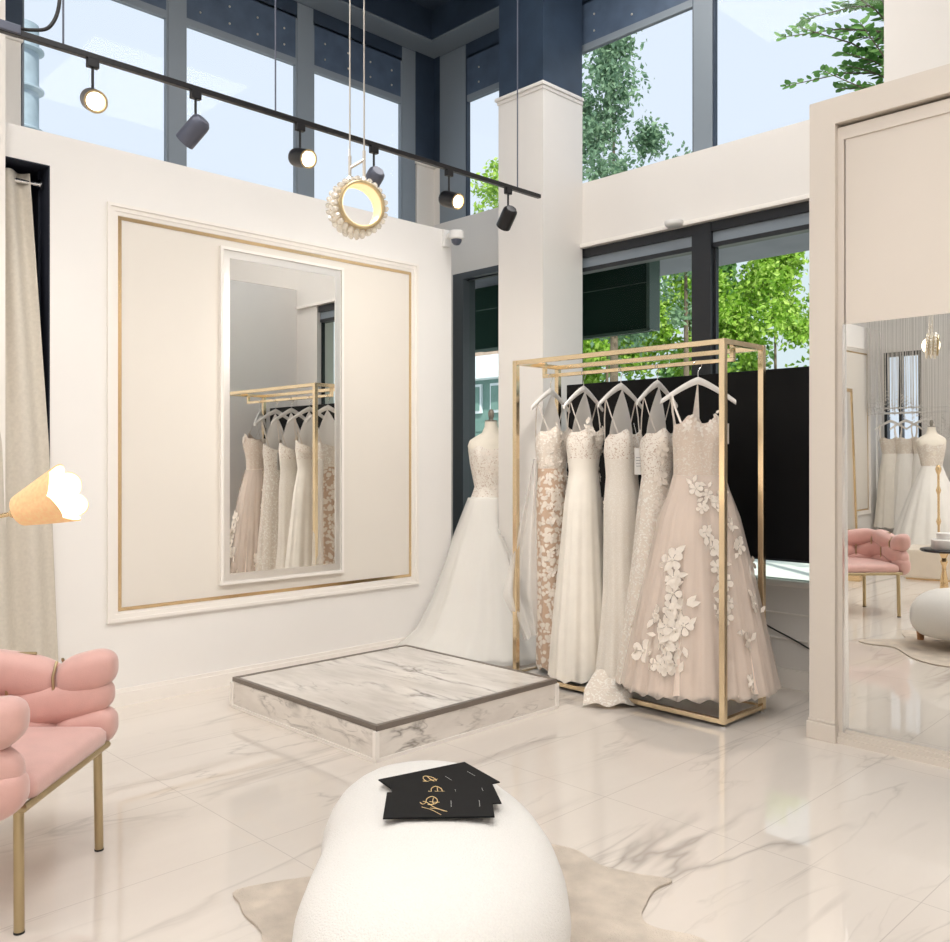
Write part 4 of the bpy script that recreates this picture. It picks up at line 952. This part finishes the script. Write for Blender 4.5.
# rear window
w = thing('window_11', 'small black framed rear window seen through the silver strands', 'window', (-4.59, YR, 1.2)); w['kind'] = 'structure'
part('frame', bb((-4.84, -4.80, YR - .1, YR + .01, 1.2, 2.74), (-4.38, -4.34, YR - .1, YR + .01, 1.2, 2.74), (-4.80, -4.38, YR - .1, YR + .01, 1.2, 1.25), (-4.80, -4.38, YR - .1, YR + .01, 2.68, 2.74), (-4.64, -4.60, YR - .1, YR + .01, 1.25, 2.68)), M['black'], w, world=True)
part('pane', bb((-4.80, -4.38, YR - .06, YR - .052, 1.25, 2.68)), M['pane'], w, world=True)

# ------------------------------------------------------------------ outside
bm = bb((-60, 40, 5.3, 70, -.15, -.03), (-60, -6.2, -20, 5.3, -.15, -.03)); struct('ground', bm, M['pavement'], 'pale pavement outside the shop', 'ground')
def leaves(pts, size, rnd, droop=0.0):
    V, F = [], []
    for p in pts:
        d = Vector((rnd.gauss(0, 1), rnd.gauss(0, 1), rnd.gauss(0, 1) - droop)).normalized(); s = d.cross(Vector((rnd.gauss(0, 1), rnd.gauss(0, 1), rnd.gauss(0, 1)))).normalized(); L_ = size * rnd.uniform(.7, 1.3)
        n = d.cross(s) * L_ * .12; b = len(V)
        V += [p, p + d * L_ * .45 + s * L_ * .30 + n, p + d * L_, p + d * L_ * .45 - s * L_ * .30 + n]; F += [(b, b + 1, b + 2), (b, b + 2, b + 3)]
    return V, F
def foliage(parent, V, F, m):
    me = bpy.data.meshes.new('foliage'); o_ = parent.location; me.from_pydata([tuple(v - o_) for v in V], [], F); me.materials.append(m)
    o = bpy.data.objects.new('foliage', me); COL.objects.link(o); o.parent = parent; return o
def tree(loc, h, zb_, rx, n, size, m, label, seed, narrow=1.0, trunk=.12, bark='bark'):
    rnd = random.Random(seed); t = thing('tree', label, 'tree', loc, 0, 'trees outside the windows'); c = Vector(loc)
    clumps = []
    for k in range(34):
        zz = rnd.uniform(0, 1); rr = rx * (math.sin(PI * (.12 + .82 * zz)) ** .8) * math.sqrt(rnd.random()); a = rnd.uniform(0, 6.28)
        clumps.append((c + Vector((rr * math.cos(a), rr * math.sin(a), zb_ + (h - zb_) * zz)), rx * rnd.uniform(.22, .42)))
    pts = []
    for k in range(n):
        q, r = clumps[k % len(clumps)]; v = Vector((rnd.gauss(0, .5), rnd.gauss(0, .5), rnd.gauss(0, .55))) * r; pts.append(q + v)
    V, F = leaves(pts, size, rnd, .4); foliage(t, V, F, M[m])
    bm = tube(bm_(), [Vector((0, 0, -.05)), Vector((.05, 0, h * .35)), Vector((0, .05, h * .85))], [trunk, trunk * .8, trunk * .2], 10); part('trunk', bm, M[bark], t, 40)
    return t
P_ = lambda r, f: tuple(RGT * r + FWD * f)
tl = ['bright green tree seen through the low window just right of the pillar', 'bright green tree behind the left low window above the rack', 'tall leafy green tree behind the mullion of the low windows', 'fresh green tree filling the right low window', 'light green tree at the right end of the low windows', 'green tree outside hidden mostly behind the putty portal']
for k, (r, f, hh, n) in enumerate(((3.0, 20.5, 6.5, 7000), (4.9, 20.5, 6.6, 8000), (6.8, 20.3, 6.5, 8000), (8.7, 20.5, 6.6, 8000), (10.7, 20.5, 6.6, 7000), (12.7, 21, 6.6, 5000))):
    tree(P_(r, f), hh, .35, 1.05, int(n * 1.7), .14, 'leaf', tl[k], 100 + k, trunk=.055)
for k, (r, f, hh) in enumerate(((3.0, 27, 7.6), (7.6, 27.6, 7.8), (12.2, 27, 7.8))):
    tree(P_(r, f), hh, .5, 1.75, 9000, .26, 'leafdark', ['broad deep green tree standing behind the bright row on the left', 'broad deep green tree standing behind the bright row in the middle', 'broad deep green tree standing behind the bright row on the right'][k], 120 + k, trunk=.2)
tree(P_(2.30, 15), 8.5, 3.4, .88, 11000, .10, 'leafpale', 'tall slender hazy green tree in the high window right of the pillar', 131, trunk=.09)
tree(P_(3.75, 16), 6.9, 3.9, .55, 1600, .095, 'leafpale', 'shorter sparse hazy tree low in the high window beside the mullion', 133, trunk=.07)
tree(P_(.36, 20.5), 8.3, 5, .6, 1300, .13, 'leaf', 'small green tree top in the narrow high window beside the pillar', 132, trunk=.06)
# near leafy branches in the right high window
bt = thing('tree', 'near leafy tree with long branches in the right high window', 'tree', P_(4.28, 8.9), 0, 'trees outside the windows')
rnd = random.Random(9); V, F = [], []; bmb = bm_(); c0 = Vector(P_(4.28, 8.9))
tube(bmb, [Vector((0, 0, -.05)), Vector((0, 0, 3)), Vector((.05, 0, 6.6))], [.09, .07, .03], 8)
for k in range(120):
    a = rnd.uniform(0, 6.28); z = rnd.uniform(4.45, 6.7); ln = rnd.uniform(.5, 1.15) * (1.1 if z < 6.2 else .8); d = Vector((math.cos(a), math.sin(a), rnd.uniform(.1, .7))).normalized()
    s0 = Vector((0, 0, z - .3)); pts = [s0, s0 + d * ln * .5, s0 + d * ln + Vector((0, 0, -.12 * ln))]; tube(bmb, pts, [.014, .008, .003], 5)
    cp = spline([tuple(p) for p in pts], 8, False); sd = d.cross(Vector((0, 0, 1))).normalized()
    for i, p in enumerate(cp[4:]):
        for s in (-1, 1):
            dd = (d * .6 + sd * s * .9 + Vector((0, 0, rnd.uniform(-.3, .3)))).normalized(); L_ = rnd.uniform(.08, .13); w_ = dd.cross(Vector((rnd.uniform(-.3, .3), rnd.uniform(-.3, .3), 1))).normalized() * L_ * .25
            b = len(V); q0 = c0 + p; V += [q0, q0 + dd * L_ * .3 + w_, q0 + dd * L_ * .7 + w_ * .9, q0 + dd * L_, q0 + dd * L_ * .7 - w_ * .9, q0 + dd * L_ * .3 - w_]; F.append((b, b + 1, b + 2, b + 3, b + 4, b + 5))
foliage(bt, V, F, M['leafdark']); part('branches', bmb, M['bark'], bt, 40)
# canopy over the low windows with a dark hanging sign box
struct('canopy', bb((-7.5, -1.0, 5.3, 6.78, 3.0, 3.14)), M['soffit'], 'grey canopy slab outside above the low windows', 'canopy')
sg_ = thing('sign_box', 'dark green box hanging outside under the canopy beside the pillar', 'sign box', (-5.1, 6.25, 2.4))
part('body', bb((-6.12, -4.14, 6.0, 6.13, 2.40, 2.998, .006)), M['signbox'], sg_, world=True)
part('edge_profile', bb((-4.14, -4.11, 5.985, 6.13, 2.40, 2.998), (-6.12, -4.11, 5.985, 6.0, 2.385, 2.41)), M['signbox2'], sg_, world=True)
part('joint', bb((-6.1, -4.15, 5.995, 6.004, 2.78, 2.785)), M['signbox2'], sg_, world=True)
# ribbed duct beyond the left high window
dc = thing('ventilation_duct', 'tall pale ribbed duct outside the left high window', 'duct', (-12.05, 3.80, 0))
part('shaft', lathe(bm_(), [(.20, -.05), (.20, 6.85), (0, 6.85)], (0, 0, 0), 28), M['concrete'], dc, 40)
for z in (5.0, 5.5, 6.02, 6.52): part('collar', lathe(bm_(), [(.20, z - .03), (.26, z), (.26, z + .02), (.20, z + .05)], (0, 0, 0), 28), M['concrete'], dc, 40)
# neighbouring building
nb = thing('building', 'neighbouring building with brick band and white fascia outside the narrow window', 'building', (-13, 12.5, 0))
part('wall', bb((-18, -10.8, 12, 13, -.05, 2.9)), M['teal'], nb, world=True, label='muted teal lower wall')
part('brick_band', bb((-18, -10.8, 12, 13, 3.3, 5.1)), M['brick'], nb, world=True)
part('fascia', bb((-18.2, -10.7, 11.7, 13, 2.88, 3.30)), M['fascia'], nb, world=True)
for k, x in enumerate((-14.4, -13.4, -12.4, -11.4)):
    for z0_, z1_ in ((2.25, 2.8), (3.55, 4.0), (4.35, 4.8)):
        wf = part('window', bb((x - .38, x + .38, 11.95, 12.0, z0_, z1_)), M['fascia'], nb, world=True)
        part('pane', bb((x - .34, x - .03, 11.93, 11.95, z0_ + .05, z1_ - .05), (x + .03, x + .34, 11.93, 11.95, z0_ + .05, z1_ - .05)), M['teal'], wf, world=True)
for k in range(6): part('siding_board', bb((-18, -10.8, 11.97, 12, .9 + k * .2, 1.08 + k * .2)), M['teal'], nb, world=True)

# ------------------------------------------------------------------ added ceiling fill panels, sky, camera
cl_lab = ['ceiling light panel at the rear left', 'ceiling light panel at the rear right', 'ceiling light panel in the middle left of the shop', 'ceiling light panel in the middle right of the shop', 'ceiling light panel over the white ottoman', 'ceiling light panel over the sliding mirror', 'ceiling light panel over the garment rack']
for k, (x, y) in enumerate(((-3.2, -3.2), (.4, -3.2), (-2.6, -.6), (.6, -.6), (-1.1, 1.2), (1.2, 2.4), (-2.9, 3.75))):  # out-of-view panels added only to brighten the room
    t = thing('ceiling_light', cl_lab[k], 'ceiling light', (x, y, ZC), 0, 'light panels on the navy ceiling')
    part('frame', bb((-.87, .87, -.77, .77, -.05, 0), bev=.006), M['white'], t)
    part('diffuser', bb((-.84, .84, -.74, .74, -.056, -.05)), M['led'], t, label='lit diffuser')
    L = bpy.data.lights.new('panel_light', 'AREA'); L.shape = 'RECTANGLE'; L.size = 1.66; L.size_y = 1.46; L.energy = LP[k]; L.color = (1, .99, .98)
    lo = bpy.data.objects.new('panel_light', L); COL.objects.link(lo); lo.parent = t; lo.location = (0, 0, -.06)
SUN = bpy.data.lights.new('sun', 'SUN'); SUN.energy = 5.5; SUN.angle = .02; SUN.color = (1, .96, .88)
so = bpy.data.objects.new('sun', SUN); COL.objects.link(so); so.rotation_euler = Vector((.55, -.42, .80)).to_track_quat('Z', 'Y').to_euler(); so.location = (10, -10, 20)
W_ = bpy.data.worlds.new('sky'); S.world = W_; W_.use_nodes = True
bg = W_.node_tree.nodes['Background']; bg.inputs[0].default_value = (.79, .86, .97, 1); bg.inputs[1].default_value = 1.08
cam = bpy.data.cameras.new('camera'); cam.sensor_width = 36; cam.sensor_fit = 'HORIZONTAL'; cam.lens = 891.8 / 950 * 36; cam.shift_y = -10.5 / 950; cam.clip_start = .05; cam.clip_end = 300
co = bpy.data.objects.new('camera', cam); COL.objects.link(co); co.location = (0, 0, 1.35); co.rotation_euler = (PI / 2, 0, YAW); S.camera = co
vs_ = S.view_settings; S.display_settings.display_device = 'sRGB'; vs_.view_transform = 'Standard'; vs_.look = 'None'; vs_.gamma = 1; vs_.exposure = 0.0; vs_.use_curve_mapping = False
cy = S.cycles; cy.max_bounces = 10; cy.diffuse_bounces = 5; cy.glossy_bounces = 5; cy.transparent_max_bounces = 16; cy.transmission_bounces = 6; cy.caustics_reflective = False; cy.caustics_refractive = False; cy.use_denoising = True; cy.sample_clamp_indirect = 6.0
